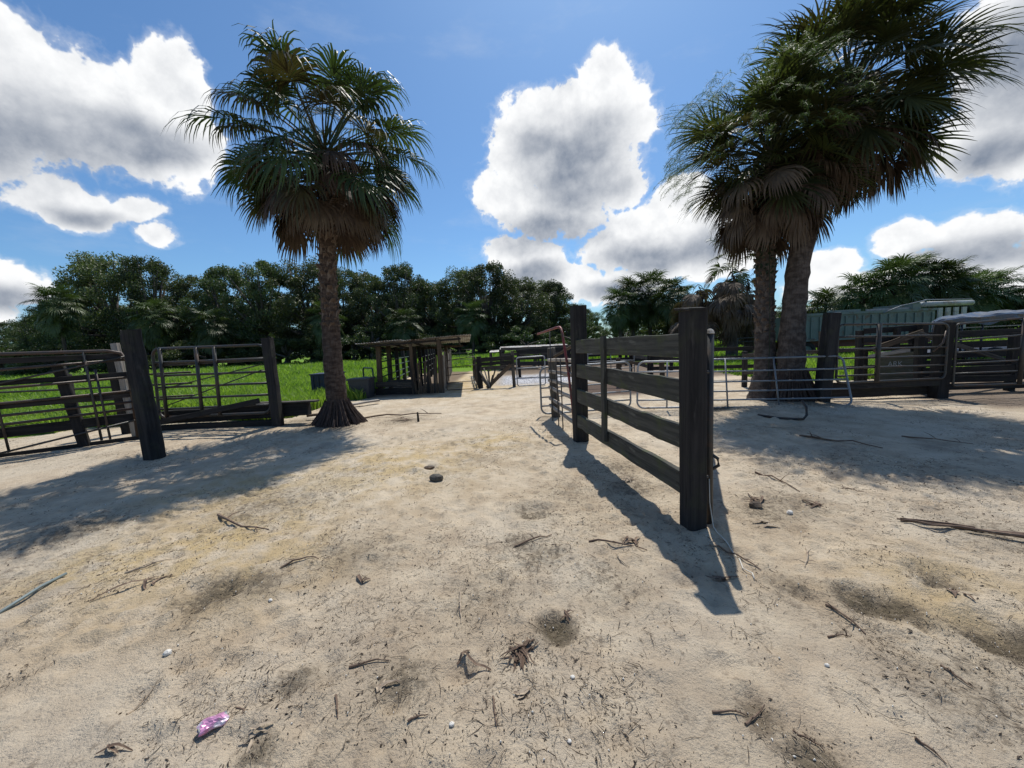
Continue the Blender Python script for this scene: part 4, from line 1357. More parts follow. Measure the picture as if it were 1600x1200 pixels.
plank('roof_beam', ch, (-5.05, 13.42, 1.755), (-1.7, 13.34, 1.87), 0.07, 0.05, 'post', (0, -1, 0), 6, 0.005, 0.006)
plank('roof_beam', ch, (-5.6, 18.1, 1.57), (-2.2, 18.0, 1.64), 0.10, 0.05, 'brownwood', (0, -1, 0), 6, 0.005, 0.006)
for k in range(5):
    x = -4.9 + 0.78 * k
    plank('rafter', ch, (x, 13.35, 1.78 + 0.032 * (x + 5)), (x - 0.55, 18.1, 1.60 + 0.02 * (x + 5)), 0.08, 0.045, 'post', (1, 0, 0), 4, 0.004, 0.005)
# corrugated sheets, each its own
for k in range(5):
    xa = -5.3 + 0.79 * k
    mb = MB()
    nn = 30
    vs, fs = [], []
    for j in range(4):
        f = j / 3
        for i in range(nn + 1):
            u = i / nn
            x = xa + 0.83 * u - 0.6 * f
            y = 13.2 + 5.1 * f
            z = 1.87 + 0.034 * (x + 0.6 * f + 5) - 0.17 * f + 0.014 * math.sin(u * 2 * math.pi * 9) + 0.006 * (k % 2) + 0.015 * math.sin(k * 2.1 + f * 3)
            vs.append((x + 4.8, y - 13.9, z))
    for j in range(3):
        for i in range(nn):
            fs.append((j * (nn + 1) + i, j * (nn + 1) + i + 1, (j + 1) * (nn + 1) + i + 1, (j + 1) * (nn + 1) + i))
    mb.add(vs, fs)
    o = obj('roof_sheet', mb.mesh('roof_sheet', 'tin', True), ch)
    sm = o.modifiers.new('thickness', 'SOLIDIFY')
    sm.thickness = 0.004
pipe_gate('low green pipe panel at the front corner of the roofed chute', (-5.62, 14.6, 0.05), (-4.95, 13.75, 0.05), (-5.62, 14.6, 0.98), (-4.95, 13.75, 0.98), (0.35, 0.62), (), 0.03, 'greenpipe', 0.13)
pipe_gate('thin brown pipe gate closing the yellow sand lane', (-2.36, 13.85, 0.06), (-1.28, 13.88, 0.06), (-2.36, 13.85, 1.12), (-1.28, 13.88, 1.22), (0.25, 0.5, 0.75), (), 0.014, 'brownpipe', 0.06)
pipe_gate('far pipe gate at the end of the yellow sand lane', (-5.0, 30.5, 0.05), (-3.0, 30.5, 0.05), (-5.0, 30.5, 1.35), (-3.0, 30.5, 1.35), (0.2, 0.4, 0.6, 0.8), (0.5,), 0.02, 'darkpipe', 0.1)

# ------------------------------------------------------------------ wooden pens beyond the yard
random.seed(24)
wpn = thing('wooden_pen', 'tumbledown wooden pen wall with fanned slats beside the lane', 'pen', (-1.19, 14.2, 0))
plank('post', wpn, (-1.16, 14.2, -0.1), (-1.18, 14.2, 1.22), 0.17, 0.15, 'post', (0, -1, 0), 5, 0.006, 0.01)
plank('post', wpn, (0.08, 14.1, -0.1), (0.06, 14.1, 1.35), 0.12, 0.12, 'oldpost', (0, -1, 0), 5, 0.006, 0.01)
for z, w_ in ((1.08, 0.16), (0.92, 0.13), (0.76, 0.14)):
    plank('board', wpn, (-1.12, 14.10, z), (0.08 - (0.25 if z < .8 else 0), 14.02, z + 0.04), w_, 0.03, random.choice(('oldpost', 'post')), (0, -1, 0), 6, 0.008, 0.006)
plank('brace', wpn, (-0.92, 14.06, 0.05), (-0.02, 13.98, 0.86), 0.14, 0.035, 'brownwood', (0, -1, 0), 5, 0.006, 0.006)
for k in range(9):
    a = R(58 + 9 * k + random.uniform(-5, 5))
    L = random.uniform(0.45, 0.8)
    plank('slat', wpn, (-0.82, 14.05 - 0.012 * k, 0.05), (-0.82 + math.cos(a) * L, 14.03 - 0.012 * k, 0.05 + math.sin(a) * L), random.uniform(0.04, 0.08), 0.02, random.choice(('brownwood', 'palewood', 'oldpost')), (0, -1, 0), 3, 0.004, 0.004)
for k in range(6):
    y = 14.6 + k * 1.2
    plank('slat', wpn, (-1.22 - 0.125 * (y - 14), y, 0), (-1.22 - 0.125 * (y - 14), y + 0.1, random.uniform(0.85, 1.25)), 0.14, 0.04, random.choice(('post', 'oldpost')), (1, 0, 0), 3, 0.006, 0.006)
plank('side_board', wpn, (-1.2, 14.3, 0.95), (-2.0, 21.0, 0.95), 0.16, 0.03, 'post', (1, 0, 0), 6, 0.006, 0.006)
plank('side_board', wpn, (-1.2, 14.3, 0.55), (-2.0, 21.0, 0.55), 0.16, 0.03, 'post', (1, 0, 0), 6, 0.006, 0.006)
pipe_gate('small pale pipe gate right of the tumbledown wooden pen', (0.20, 14.2, 0.05), (1.25, 14.25, 0.05), (0.20, 14.2, 1.10), (1.25, 14.25, 1.12), (0.28, 0.62), (), 0.022, 'whitepipe', 0.08)


def pen_fence(label, pts, zs, w, mat, postmat='post', ph=1.35, sp=2.2, name='pen_fence'):
    a, e_ = Vector(pts[0]), Vector(pts[1])
    root = thing(name, label, 'fence', a)
    L = (e_ - a).length
    n = max(1, int(L / sp))
    d = (e_ - a).normalized()
    nf = Vector((d.y, -d.x, 0))
    for k in range(n + 1):
        q_ = a.lerp(e_, k / n)
        plank('post', root, q_ + Vector((0, 0, -0.1)), q_ + Vector((random.uniform(-.05, .05), 0, ph + random.uniform(-.1, .1))), 0.14, 0.13, postmat, nf, 4, 0.006, 0.01)
    for z in zs:
        for k in range(n):
            q0, q1 = a.lerp(e_, k / n), a.lerp(e_, (k + 1) / n)
            plank('board', root, q0 + nf * 0.085 + Vector((0, 0, z + random.uniform(-.03, .03))), q1 + nf * 0.085 + Vector((0, 0, z + random.uniform(-.03, .03))), w, 0.03, mat, nf, 4, 0.006, 0.005)
    return root


pen_fence('dark board pen fence seen just above the small pale gate', ((0.4, 18.5, 0), (7.5, 18.0, 0)), (1.25, 0.95, 0.62), 0.2, 'post')
pen_fence('dark board pen fence further back under the tin roofs', ((-0.6, 24, 0), (9.5, 23, 0)), (1.3, 1.0, 0.7, 0.4), 0.18, 'oldpost')
pen_fence('cross fence of dark boards behind the dying palms', ((5.2, 14.3, 0), (9.0, 13.6, 0)), (1.05, 0.75, 0.45), 0.13, 'post', ph=1.2)
pen_fence('side fence of grey boards running back from the cross fence', ((5.2, 14.5, 0), (5.6, 18.0, 0)), (1.15, 0.8, 0.5), 0.14, 'oldpost')
pen_fence('low brown rail fence behind the pale gates', ((2.2, 13.0, 0), (5.0, 12.7, 0)), (0.8,), 0.09, 'brownwood', 'brownwood', 0.95, 1.4)
pipe_gate('thin pipe panel in the grass left of the palm pair', (11.9, 20.2, 0.1), (13.4, 20.0, 0.1), (11.9, 20.2, 1.35), (13.4, 20.0, 1.35), (0.5, 0.85), (), 0.022, 'darkpipe', 0.04)
pipe_gate('dark pipe panel left of the dying palms, far back', (3.2, 16.0, 0.1), (5.0, 15.6, 0.1), (3.2, 16.0, 1.35), (5.0, 15.6, 1.35), (0.25, 0.5, 0.75), (0.5,), 0.022, 'galv', 0.1)


def tin_roof(label, cx, cy, w, d, h, tilt, n=4):
    root = thing('tin_shelter', label, 'shelter', (cx, cy, 0))
    for sx in (-1, 1):
        for sy in (-1, 1):
            plank('post', root, (cx + sx * w * 0.45, cy + sy * d * 0.45, -0.1), (cx + sx * w * 0.45, cy + sy * d * 0.45, h - 0.05 - tilt * sy * 0.45), 0.1, 0.1, 'oldpost', (0, -1, 0), 3, 0.004, 0.008)
    for k in range(n):
        mb = MB()
        nn = 20
        vs, fs = [], []
        for j in range(2):
            for i in range(nn + 1):
                u = i / nn
                vs.append((-w / 2 + w / n * (k + u * 1.03), -d / 2 + d * j, h + tilt / 2 - tilt * j + 0.012 * math.sin(u * 2 * math.pi * 6) + 0.01 * (k % 2)))
        for i in range(nn):
            fs.append((i, i + 1, nn + 2 + i, nn + 1 + i))
        mb.add(vs, fs)
        o = obj('roof_sheet', mb.mesh('roof_sheet', 'tin', True), root)
        sm = o.modifiers.new('thickness', 'SOLIDIFY')
        sm.thickness = 0.004
    return root


tin_roof('low tin-roofed shelter left of centre above the pens', 0.6, 26, 2.6, 3.0, 1.38, -0.16)
tin_roof('second low tin-roofed shelter right behind the pole gate post', 3.0, 29, 2.6, 3.0, 1.36, -0.16)
tin_roof('small tin-roofed shelter near the end of the lane', -0.9, 25.5, 0.9, 2.0, 1.2, -0.1, 2)

# ------------------------------------------------------------------ right corral
random.seed(25)
rp = Vector((6.62, 8.16, ground_z(6.62, 8.16)))
rpo = thing('corral_post', 'leaning black square post with pale top right of the palm pair', 'post', rp)
plank('shaft', rpo, rp + Vector((0, 0, -0.15)), rp + Vector((0.17, 0, 1.86)), 0.24, 0.22, 'post', (0, -1, 0), 8, 0.007, 0.016)
plank('post_top', rpo, rp + Vector((0.065, 0, 1.868)), rp + Vector((0.285, 0, 1.876)), 0.16, 0.012, 'letter', (0, 0, 1), 2, 0.002, 0.002)
g1 = pipe_gate('tall dark pipe gate hung on the leaning black post', (6.98, 8.22, 0.44), (9.42, 8.30, 0.42), (6.98, 8.22, 1.69), (9.42, 8.30, 1.60), (0.12, 0.25, 0.42, 0.58, 0.79), (0.36,), 0.024, 'darkpipe', 0.12, brace_r=0.045)
plank('bottom_board', g1, (6.95, 8.30, 0.36), (9.4, 8.36, 0.34), 0.16, 0.035, 'post', (0, -1, 0), 6, 0.006, 0.006)
pipe('tie', g1, [(9.35, 8.27, 1.45), (9.30, 8.27, 1.2), (9.1, 8.27, 1.02)], 0.018, 'brownpipe', 6)
pipe_gate('dark pipe panel with pale worn top at the right edge of the yard', (9.55, 8.25, 0.25), (12.3, 8.0, 0.25), (9.55, 8.25, 1.58), (12.3, 8.0, 1.72), (0.2, 0.36, 0.54, 0.74), (0.46,), 0.022, 'darkpipe', 0.05, brace_r=0.04)
tag(plank('corral_post', None, (9.45, 8.45, -0.1), (9.52, 8.45, 1.62), 0.26, 0.22, 'post', (0, -1, 0), 6, 0.007, 0.014), 'wide dark post between the two right-hand pipe panels', 'post')
for k, (x, y, h_, lab) in enumerate([(8.1, 11.3, 1.15, 'brown fence post in the grass just right of the leaning black post'), (9.05, 11.2, 1.55, 'grey fence post behind the middle of the dark pipe gate')]):
    tag(plank('fence_post', None, (x, y, -0.1), (x, y, h_), 0.16 if k == 0 else 0.11, 0.12, 'brownwood' if k == 0 else 'oldpost', (0, -1, 0), 5, 0.006, 0.01), lab, 'post')
rf = thing('rail_fence', 'brown rail fence in the grass behind the leaning black post', 'fence', (7.2, 11.4, 0))
for z in (0.95, 0.42):
    plank('rail', rf, (6.9, 11.45, z), (10.8, 11.3, z + 0.02), 0.10, 0.04, 'oldpost', (0, -1, 0), 8, 0.006, 0.006)
for x in (7.0, 10.6):
    plank('post', rf, (x, 11.5, -0.1), (x, 11.5, 1.05), 0.12, 0.12, 'post', (0, -1, 0), 4, 0.006, 0.01)
lpan = thing('loading_panel', 'stained plywood loading panel with faded white letters behind the pipe gate', 'panel', (9.7, 10.1, 0))
plank('sheet', lpan, (9.55, 10.05, 0.48), (10.62, 9.95, 0.48), 0.88, 0.03, 'plywood', (0, -1, 0), 6, 0.004, 0.004)
plank('post', lpan, (10.15, 10.12, -0.1), (10.15, 10.12, 1.55), 0.12, 0.11, 'post', (0, -1, 0), 4, 0.006, 0.01)
plank('post', lpan, (10.70, 10.0, -0.1), (10.70, 10.0, 1.60), 0.16, 0.14, 'post', (0, -1, 0), 4, 0.006, 0.01)
plank('brace', lpan, (9.4, 9.98, 1.02), (10.6, 9.9, 1.42), 0.15, 0.035, 'brownwood', (0, -1, 0), 5, 0.006, 0.006)
plank('brace', lpan, (9.3, 9.97, 0.84), (10.3, 9.92, 0.98), 0.10, 0.03, 'palewood', (0, -1, 0), 5, 0.006, 0.006)
fc = bpy.data.curves.new('lettering', 'FONT')
fc.body = 'ARK'
fc.size = 0.19
fc.extrude = 0.001
fo = bpy.data.objects.new('lettering_source', fc)
COL.objects.link(fo)
bpy.context.view_layer.update()
lm = bpy.data.meshes.new_from_object(fo.evaluated_get(bpy.context.evaluated_depsgraph_get()))
bpy.data.objects.remove(fo)
lm.materials.clear()
lm.materials.append(M['letter'])
lo_ = obj('lettering', lm, lpan, (0.12, -0.105, 0.56), (R(90), 0, R(-5)))
# sloping bar and crates in the shade at the right edge
tag(plank('sloping_bar', None, (9.75, 9.2, 1.40), (12.4, 9.6, 0.62), 0.09, 0.05, 'oldpost', (0, -1, 0), 6, 0.005, 0.006), 'long grey bar slanting down behind the right-edge pipe panel', 'bar')
pen_fence('dark slatted fence in deep shade at the right edge of the yard', ((9.6, 9.0, 0), (13.4, 8.6, 0)), (0.12, 0.32, 0.52), 0.15, 'post', ph=1.3, sp=1.8)

pen_fence('tall dark boarded fence in the shade behind the right-edge panel', ((10.85, 10.2, 0), (14.6, 9.6, 0)), (0.3, 0.55, 0.8, 1.05, 1.3), 0.17, 'post', ph=1.6, sp=1.9)
pen_fence('dark boarded wing beside the lettered plywood panel', ((9.35, 10.3, 0), (10.75, 10.25, 0)), (1.05, 1.28, 1.5), 0.15, 'post', ph=1.6, sp=1.4)
tag(plank('timber_beam', None, (6.9, 8.55, 0.16), (9.4, 8.6, 0.15), 0.22, 0.10, 'post', (0, -1, 0), 6, 0.007, 0.012), 'dark timber lying along the foot of the dark pipe gate on the right', 'timber')
# ------------------------------------------------------------------ dump trailer
tr = thing('dump_trailer', 'faded green ribbed dump trailer on a red chassis behind the right fence', 'trailer', (14.6, 20.0, 0))
X0, X1, Y0, Y1, ZB, ZT = 14.6, 21.9, 20.0, 22.4, 1.12, 2.32
for nm, lo, hi in (('side_wall', (X0, Y0, ZB), (X1, Y0 + 0.06, ZT)), ('side_wall', (X0, Y1 - 0.06, ZB), (X1, Y1, ZT)), ('tailgate', (X0 - 0.06, Y0, ZB), (X0 - 0.002, Y1, ZT)),
                   ('front_wall', (X1 + 0.002, Y0, ZB), (X1 + 0.06, Y1, ZT)), ('bed_floor', (X0, Y0 + 0.062, ZB), (X1, Y1 - 0.062, ZB + 0.08))):
    mb = MB()
    mb.box(tuple(Vector(lo) - tr.location), tuple(Vector(hi) - tr.location))
    obj(nm, mb.mesh(nm, 'trailer'), tr)
mb = MB()
mb.box((0, -0.055, 0), (0.07, -0.002, ZT - ZB - 0.08))
RIB = mb.mesh('rib', 'trailer')
for k in range(17):
    obj('rib', RIB, tr, (0.05 + k * 0.445, 0, ZB + 0.002))
for nm, z0, z1 in (('top_rail', ZT + 0.002, ZT + 0.12), ('bottom_rail', ZB - 0.10, ZB - 0.002)):
    mb = MB()
    mb.box((-0.08, -0.075, z0), (X1 - X0 + 0.08, 0.09, z1))
    obj(nm, mb.mesh(nm, 'trailer'), tr)
mb = MB()
mb.box((0.1, 0.35, 0.66), (X1 - X0 + 0.3, 0.55, ZB - 0.102))
obj('chassis_beam', mb.mesh('chassis_beam', 'redsteel'), tr)
mb = MB()
mb.box((0.1, 1.85, 0.66), (X1 - X0 + 0.3, 2.05, ZB - 0.102))
obj('chassis_beam', mb.mesh('chassis_beam', 'redsteel'), tr)


def wheel(parent, c, r_, w_):
    o = thing_part = None
    mb = MB()
    n = 24
    prof = [(r_ * 0.6, -w_ / 2), (r_ * 0.92, -w_ / 2), (r_, -w_ * 0.36), (r_, w_ * 0.36), (r_ * 0.92, w_ / 2), (r_ * 0.6, w_ / 2)]
    vs, fs = [], []
    for j in range(n):
        a = 2 * math.pi * j / n
        for (q_, y) in prof:
            vs.append((q_ * math.cos(a), y, q_ * math.sin(a)))
    m_ = len(prof)
    for j in range(n):
        for i in range(m_ - 1):
            fs.append((j * m_ + i, j * m_ + i + 1, ((j + 1) % n) * m_ + i + 1, ((j + 1) % n) * m_ + i))
    mb.add(vs, fs)
    ty = obj('wheel', mb.mesh('wheel', 'rubber', True), parent, c)
    mb = MB()
    mb.tube([(0, -w_ * 0.3, 0), (0, w_ * 0.3, 0)], r_ * 0.61, 20)
    mb.tube([(0, -w_ * 0.48, 0), (0, -w_ * 0.301, 0)], r_ * 0.22, 10)
    obj('rim', mb.mesh('rim', 'trailer', False), ty)


for x in (0.9, 2.1):
    for y in (0.25, 2.15):
        wheel(tr, (x, y, 0.5), 0.5, 0.3)
pipe('tarp_bow', tr, [(19.2, 19.9, 2.3), (20.1, 19.9, 2.62), (21.2, 19.9, 2.82), (21.9, 20.4, 2.9), (25.0, 21.0, 2.85)], 0.03, 'galv', 6)
mb = MB()
mb.tube([(6.85, 0.2, 2.66), (9.6, 0.3, 2.64)], 0.13, 14)
obj('tarp_roll', mb.mesh('tarp_roll', 'whitesteel', True), tr)
mb = MB()
mb.box((6.2, 0.0, 2.44), (6.6, 2.2, 2.72))
obj('cab_shield', mb.mesh('cab_shield', 'trailer'), tr)
for k in range(5):
    mb = MB()
    mb.box((7.4 + 0.42 * k, 0.25, 1.3), (7.62 + 0.42 * k, 0.32, 2.44))
    obj('headboard_slat', mb.mesh('headboard_slat', 'whitesteel'), tr)
mb = MB()
mb.box((1.9, 0.1, ZT + 0.125), (3.6, 0.16, ZT + 0.24))
obj('side_board', mb.mesh('side_board', 'trailer'), tr)
mb = MB()
mb.box((3.9, 0.1, ZT + 0.125), (6.15, 0.16, ZT + 0.22))
obj('side_board', mb.mesh('side_board', 'galv'), tr)

# tarp-covered cage trailer
ct = thing('stock_trailer', 'low cage trailer under a crumpled black tarpaulin at the right edge', 'trailer', (15.3, 14.0, 0))
mb = MB()
nu, nv = 44, 16
vs, fs = [], []
rr = np.random.default_rng(9)
gu, gv = np.meshgrid(np.linspace(0, 1, nu + 1), np.linspace(0, 1, nv + 1), indexing='ij')
fold = 0.16 * lattice_noise(gu * 9 + gv * 3, gv * 3, 1.0, 51) + 0.10 * lattice_noise(gu * 20, gv * 5 + gu * 8, 1.0, 52)
for i in range(nu + 1):
    for j in range(nv + 1):
        u, v = gu[i, j], gv[i, j]
        if v < 0.3:
            y, z = -0.06 - 0.05 * (0.3 - v), 1.76 - 0.42 * (0.3 - v) / 0.3 * (0.65 + 0.5 * math.sin(u * 21) * 0.35)
        else:
            y = (v - 0.3) / 0.7 * 2.2
            z = 1.76 + 0.10 * math.sin((v - 0.3) / 0.7 * math.pi)
        z += 0.14 * math.sin(u * math.pi * 0.62) + fold[i, j] * (0.6 if v >= 0.3 else 0.25) - (0.16 * max(0, 0.08 - u) / 0.08)
        y += fold[i, j] * (0.45 if v < 0.3 else 0.0)
        vs.append((u * 5.2 + max(0, y) * 1.05 * (1 - u), y, z))
for i in range(nu):
    for j in range(nv):
        fs.append((i * (nv + 1) + j, (i + 1) * (nv + 1) + j, (i + 1) * (nv + 1) + j + 1, i * (nv + 1) + j + 1))
mb.add(vs, fs)
o = obj('tarpaulin', mb.mesh('tarpaulin', 'tarp'), ct)
for x in (0.15, 1.2, 1.95, 3.4, 5.0):
    pipe('upright', ct, [(15.3 + x, 14.1, 0.5), (15.3 + x, 14.1, 1.72)], 0.035, 'bluemetal', 6)
for z in (0.75, 1.0, 1.22, 1.42):
    pipe('bar', ct, [(15.4, 14.1, z), (20.3, 14.1, z)], 0.02, 'galv', 6)
mb = MB()
mb.box((0, 0.0, 0.42), (5.1, 2.1, 0.56))
obj('deck', mb.mesh('deck', 'bluemetal'), ct)
for x in (1.6, 2.5):
    wheel(ct, (x, 0.1, 0.33), 0.33, 0.2)
    wheel(ct, (x, 2.0, 0.33), 0.33, 0.2)

# ------------------------------------------------------------------ things lying in the yard
random.seed(26)


def ground_line(pts, lift=0.008):
    return [(x, y, ground_z(x, y) + lift + (z if len(q_) > 2 else 0)) for q_ in pts for (x, y, z) in [(q_ + (0,))[:3]]]


STICKS = [((-1.78, 2.71), (-1.54, 2.80), 'thin dark curved stalk left of centre beyond the brown stain'), ((-0.04, 2.90), (0.27, 3.04), 'dark fibrous frond stem just below the large sand crater'),
          ((0.71, 2.66), (0.76, 2.53), 'short pale stalk left of the fence shadow'), ((1.76, 2.08), (1.80, 1.87), 'forked dark stalk right of the post shadow tip'),
          ((2.73, 4.26), (2.85, 3.74), 'crooked dark branch right of the red gate shadow'), ((1.44, 2.77), (1.62, 2.45), 'dark frayed branch lying across the post shadow'),
          ((-2.98, 2.75), (-2.73, 2.99), 'slender pale stalk above the green hose'), ((-0.88, 1.77), (-0.69, 1.81), 'small curved dark stalk left of the frond heap'),
          ((0.77, 1.45), (0.90, 1.43), 'dark flat stalk near the bottom edge, right of centre'), ((0.87, 1.39), (1.00, 1.47), 'dark stalk pointing up right near the bottom edge'),
          ((1.04, 1.36), (1.11, 1.29), 'short dark stalk at the bottom right stain'), ((1.48, 1.32), (1.51, 1.24), 'stalk at the bottom right corner'),
          ((-1.85, 1.62), (-1.83, 1.76), 'long thin pale stalk left of the pink can'), ((-0.88, 1.62), (-0.82, 1.51), 'small stalk between pink can and frond heap'),
          ((-0.51, 1.48), (-0.43, 1.51), 'tiny dark stalk below the frond heap'), ((-0.15, 1.57), (-0.13, 1.43), 'upright-pointing stalk below the curled husk'),
          ((3.26, 3.75), (3.43, 3.63), 'straight dark stick between the branch and the right shade'), ((0.55, 2.90), (0.96, 2.76), 'loose fan of dark stalks left of the fence shadow'),
          ((-3.69, 9.03), (-1.77, 9.37), 'long grey branch on the sand right of the left palm'), ((-3.08, 3.80), (-2.29, 3.38), 'thin twig on yellow sand near the left palm shadow'),
          ((1.96, 1.66), (1.98, 1.55), 'thin grey stalk at lower right'), ((-0.40, 2.34), (-0.36, 2.08), 'pale straight stalk in the middle foreground'),
          ((1.59, 1.86), (1.71, 1.86), 'flat brown stalk below the forked one'), ((2.13, 2.71), (1.93, 2.47), 'bent pale stalk right of the post shadow'),
          ((5.70, 5.53), (6.19, 5.06), 'long dark stick in the shade of the palm pair'), ((4.39, 5.79), (4.88, 4.97), 'grey stick at the near edge of the palm pair shade'),
          ((4.27, 6.4), (4.75, 6.2), 'bleached split board piece before the leaning gate')]
for i, (a, e_, lab) in enumerate(STICKS):
    a, e_ = Vector((a[0], a[1])), Vector((e_[0], e_[1]))
    L = (e_ - a).length
    nrm = Vector((-(e_ - a).y, (e_ - a).x)).normalized()
    bow = random.uniform(-0.12, 0.12) * L
    pts = []
    for k in range(7):
        f = k / 6
        q_ = a.lerp(e_, f) + nrm * (bow * math.sin(math.pi * f) + random.uniform(-0.012, 0.012) * L)
        pts.append((q_.x, q_.y, ground_z(q_.x, q_.y) + 0.006 + 0.05 * L * math.sin(math.pi * f) * random.uniform(0.2, 1)))
    r0 = min(0.02, 0.004 + 0.010 * L) * random.uniform(0.9, 1.3)
    mb = MB()
    mb.tube(pts, [r0 * (1 - 0.65 * k / 6) for k in range(7)], 6)
    for k in range(random.randint(1, 3)):
        j = random.randint(1, 5)
        p_ = Vector(pts[j])
        d_ = Vector((random.uniform(-1, 1), random.uniform(-1, 1), random.uniform(0.0, 0.4))).normalized() * L * random.uniform(0.12, 0.28)
        mb.tube([p_, p_ + d_ * 0.5 + Vector((0, 0, 0.01)), p_ + d_], [r0 * 0.5, r0 * 0.35, r0 * 0.12], 4)
    pale = 'pale' in lab or 'bleached' in lab
    tag(obj('dry_stalk', mb.mesh('dry_stalk', 'palestick' if pale else 'stick')), lab, 'stalk', 'dry stalks on the sand')

# long dark branch at the right edge
mb = MB()
for k in range(5):
    o_ = random.uniform(-.07, .07)
    pts = [(3.14 + 0.13 * j + 0.4 * random.uniform(0, .05), 3.02 - 0.075 * j + o_ * (0.4 + j * 0.25) + random.uniform(-.02, .02)) for j in range(8 - 2 * (k % 3))]
    mb.tube([(x, y, ground_z(x, y) + 0.012 + 0.012 * k * 0.5) for x, y in pts], [0.006 + 0.0022 * j * 0.6 for j in range(len(pts))], 6)
tag(obj('fallen_branch', mb.mesh('fallen_branch', 'stick')), 'long split red-brown palm stem lying at the right edge', 'branch')


def scrap(c, n, L, r0, seed, curl=0.5, flat=0.3):
    rr = random.Random(seed)
    mb = MB()
    for k in range(n):
        a = rr.uniform(0, 6.28)
        x, y = c[0] + rr.uniform(-.25, .25) * L, c[1] + rr.uniform(-.18, .18) * L
        cu = rr.uniform(-curl, curl)
        pts, l = [], L * rr.uniform(0.4, 1.0)
        p_ = Vector((x, y, 0))
        up = rr.uniform(0, flat)
        p_ = p_ - Vector((math.cos(a), math.sin(a), 0)) * l * 0.5
        vs, fs = [], []
        for j in range(6):
            z = ground_z(p_.x, p_.y) + 0.006 + up * l * math.sin(math.pi * j / 5) * 0.5
            wdt = r0 * (1 - abs(j - 2) / 4.2)
            sd = Vector((-math.sin(a), math.cos(a), 0)) * wdt
            vs += [(p_.x - sd.x, p_.y - sd.y, z + 0.3 * wdt), (p_.x, p_.y, z - 0.002), (p_.x + sd.x, p_.y + sd.y, z + 0.35 * wdt)]
            p_ = p_ + Vector((math.cos(a), math.sin(a), 0)) * l / 5
            a += cu * 0.45
        for j in range(5):
            for s in (0, 1):
                fs.append((3 * j + s, 3 * j + s + 1, 3 * j + 4 + s, 3 * j + 3 + s))
        mb.add(vs, fs)
    return mb.mesh('frond_scrap', 'stick' if seed % 3 else 'palestick')


SCR = [((-0.30, 1.79), 2, 0.20, 0.009, 'dark curled frond husk left of the frond heap', 1.0), ((-0.03, 1.81), 24, 0.19, 0.0055, 'heap of split palm frond stalks in the middle foreground', 0.7),
       ((0.01, 1.59), 2, 0.10, 0.016, 'small curled black husk below the frond heap', 1.4), ((-1.73, 1.46), 2, 0.17, 0.008, 'hooked dark husk in the lower left', 1.6),
       ((-2.68, 2.58), 3, 0.34, 0.012, 'curled pale palm strip standing in a loop left of the brown stain', 2.0), ((-0.67, 1.66), 4, 0.12, 0.009, 'brown husk pieces left of the curled husk', 0.8),
       ((-1.10, 2.51), 3, 0.13, 0.012, 'dark husk on grey sand left of centre', 0.8), ((0.25, 2.08), 3, 0.12, 0.008, 'thin curled stalk beside the charred spot', 1.2),
       ((2.08, 3.07), 4, 0.16, 0.016, 'dark clod of husks right of the red gate shadow', 0.8), ((2.75, 3.42), 8, 0.24, 0.012, 'scatter of dark husks right of the near post', 0.8),
       ((0.89, 2.86), 6, 0.20, 0.010, 'dark fan of husks beside the fence shadow', 0.6), ((-1.14, 1.45), 4, 0.13, 0.008, 'black tuft of fibres right of the pink can', 0.6),
       ((1.37, 2.37), 3, 0.22, 0.011, 'flat grey husk inside the post shadow', 0.5), ((2.56, 2.10), 3, 0.14, 0.011, 'husk on the dark stain at right', 0.7),
       ((4.40, 8.05), 10, 0.5, 0.007, 'tangle of dry twigs under the leaning gate', 0.8), ((2.30, 3.55), 6, 0.22, 0.011, 'clump of dry leaves between near post and right shade', 0.9),
       ((-2.5, 8.75), 10, 0.6, 0.010, 'low heap of grey twigs right of the left palm', 0.5), ((1.25, 4.2), 7, 0.2, 0.012, 'litter of husks under the board fence', 0.9)]
for i, (c, n_, L, r0, lab, cu) in enumerate(SCR):
    tag(obj('frond_scrap', scrap(c, n_, L, r0, 40 + i, cu)), lab, 'husk', 'palm scraps on the sand')

# hose / rod at the left edge
hp = [(-3.38, 2.22), (-3.41, 2.42), (-3.43, 2.60), (-3.46, 2.78)]
mb = MB()
mb.tube([(x, y, ground_z(x, y) + 0.02) for x, y in hp], 0.011, 8)
tag(obj('hose', mb.mesh('hose', 'hose', True)), 'straight grey-green hose end lying at the left edge', 'hose')
# bent hose standing before the leaning gate
hp = [(4.65, 7.2, .015), (4.85, 6.95, .015), (5.0, 6.75, .02), (5.1, 6.65, .04), (5.14, 6.63, 0.12), (5.15, 6.66, 0.25), (5.14, 6.75, 0.33)]
mb = MB()
mb.tube([(x, y, ground_z(x, y) + z) for x, y, z in hp], 0.022, 8)
tag(obj('bent_pipe', mb.mesh('bent_pipe', 'darkpipe', True)), 'bent black pipe end sticking up before the long leaning gate', 'pipe')
# stake
tag(plank('stake', None, (-2.12, 8.45, ground_z(-2.12, 8.45) - 0.05), (-2.13, 8.44, 0.2), 0.05, 0.045, 'post', (0, -1, 0), 3, 0.004, 0.008, 0.7), 'short black stake in the sand right of the left palm', 'stake')


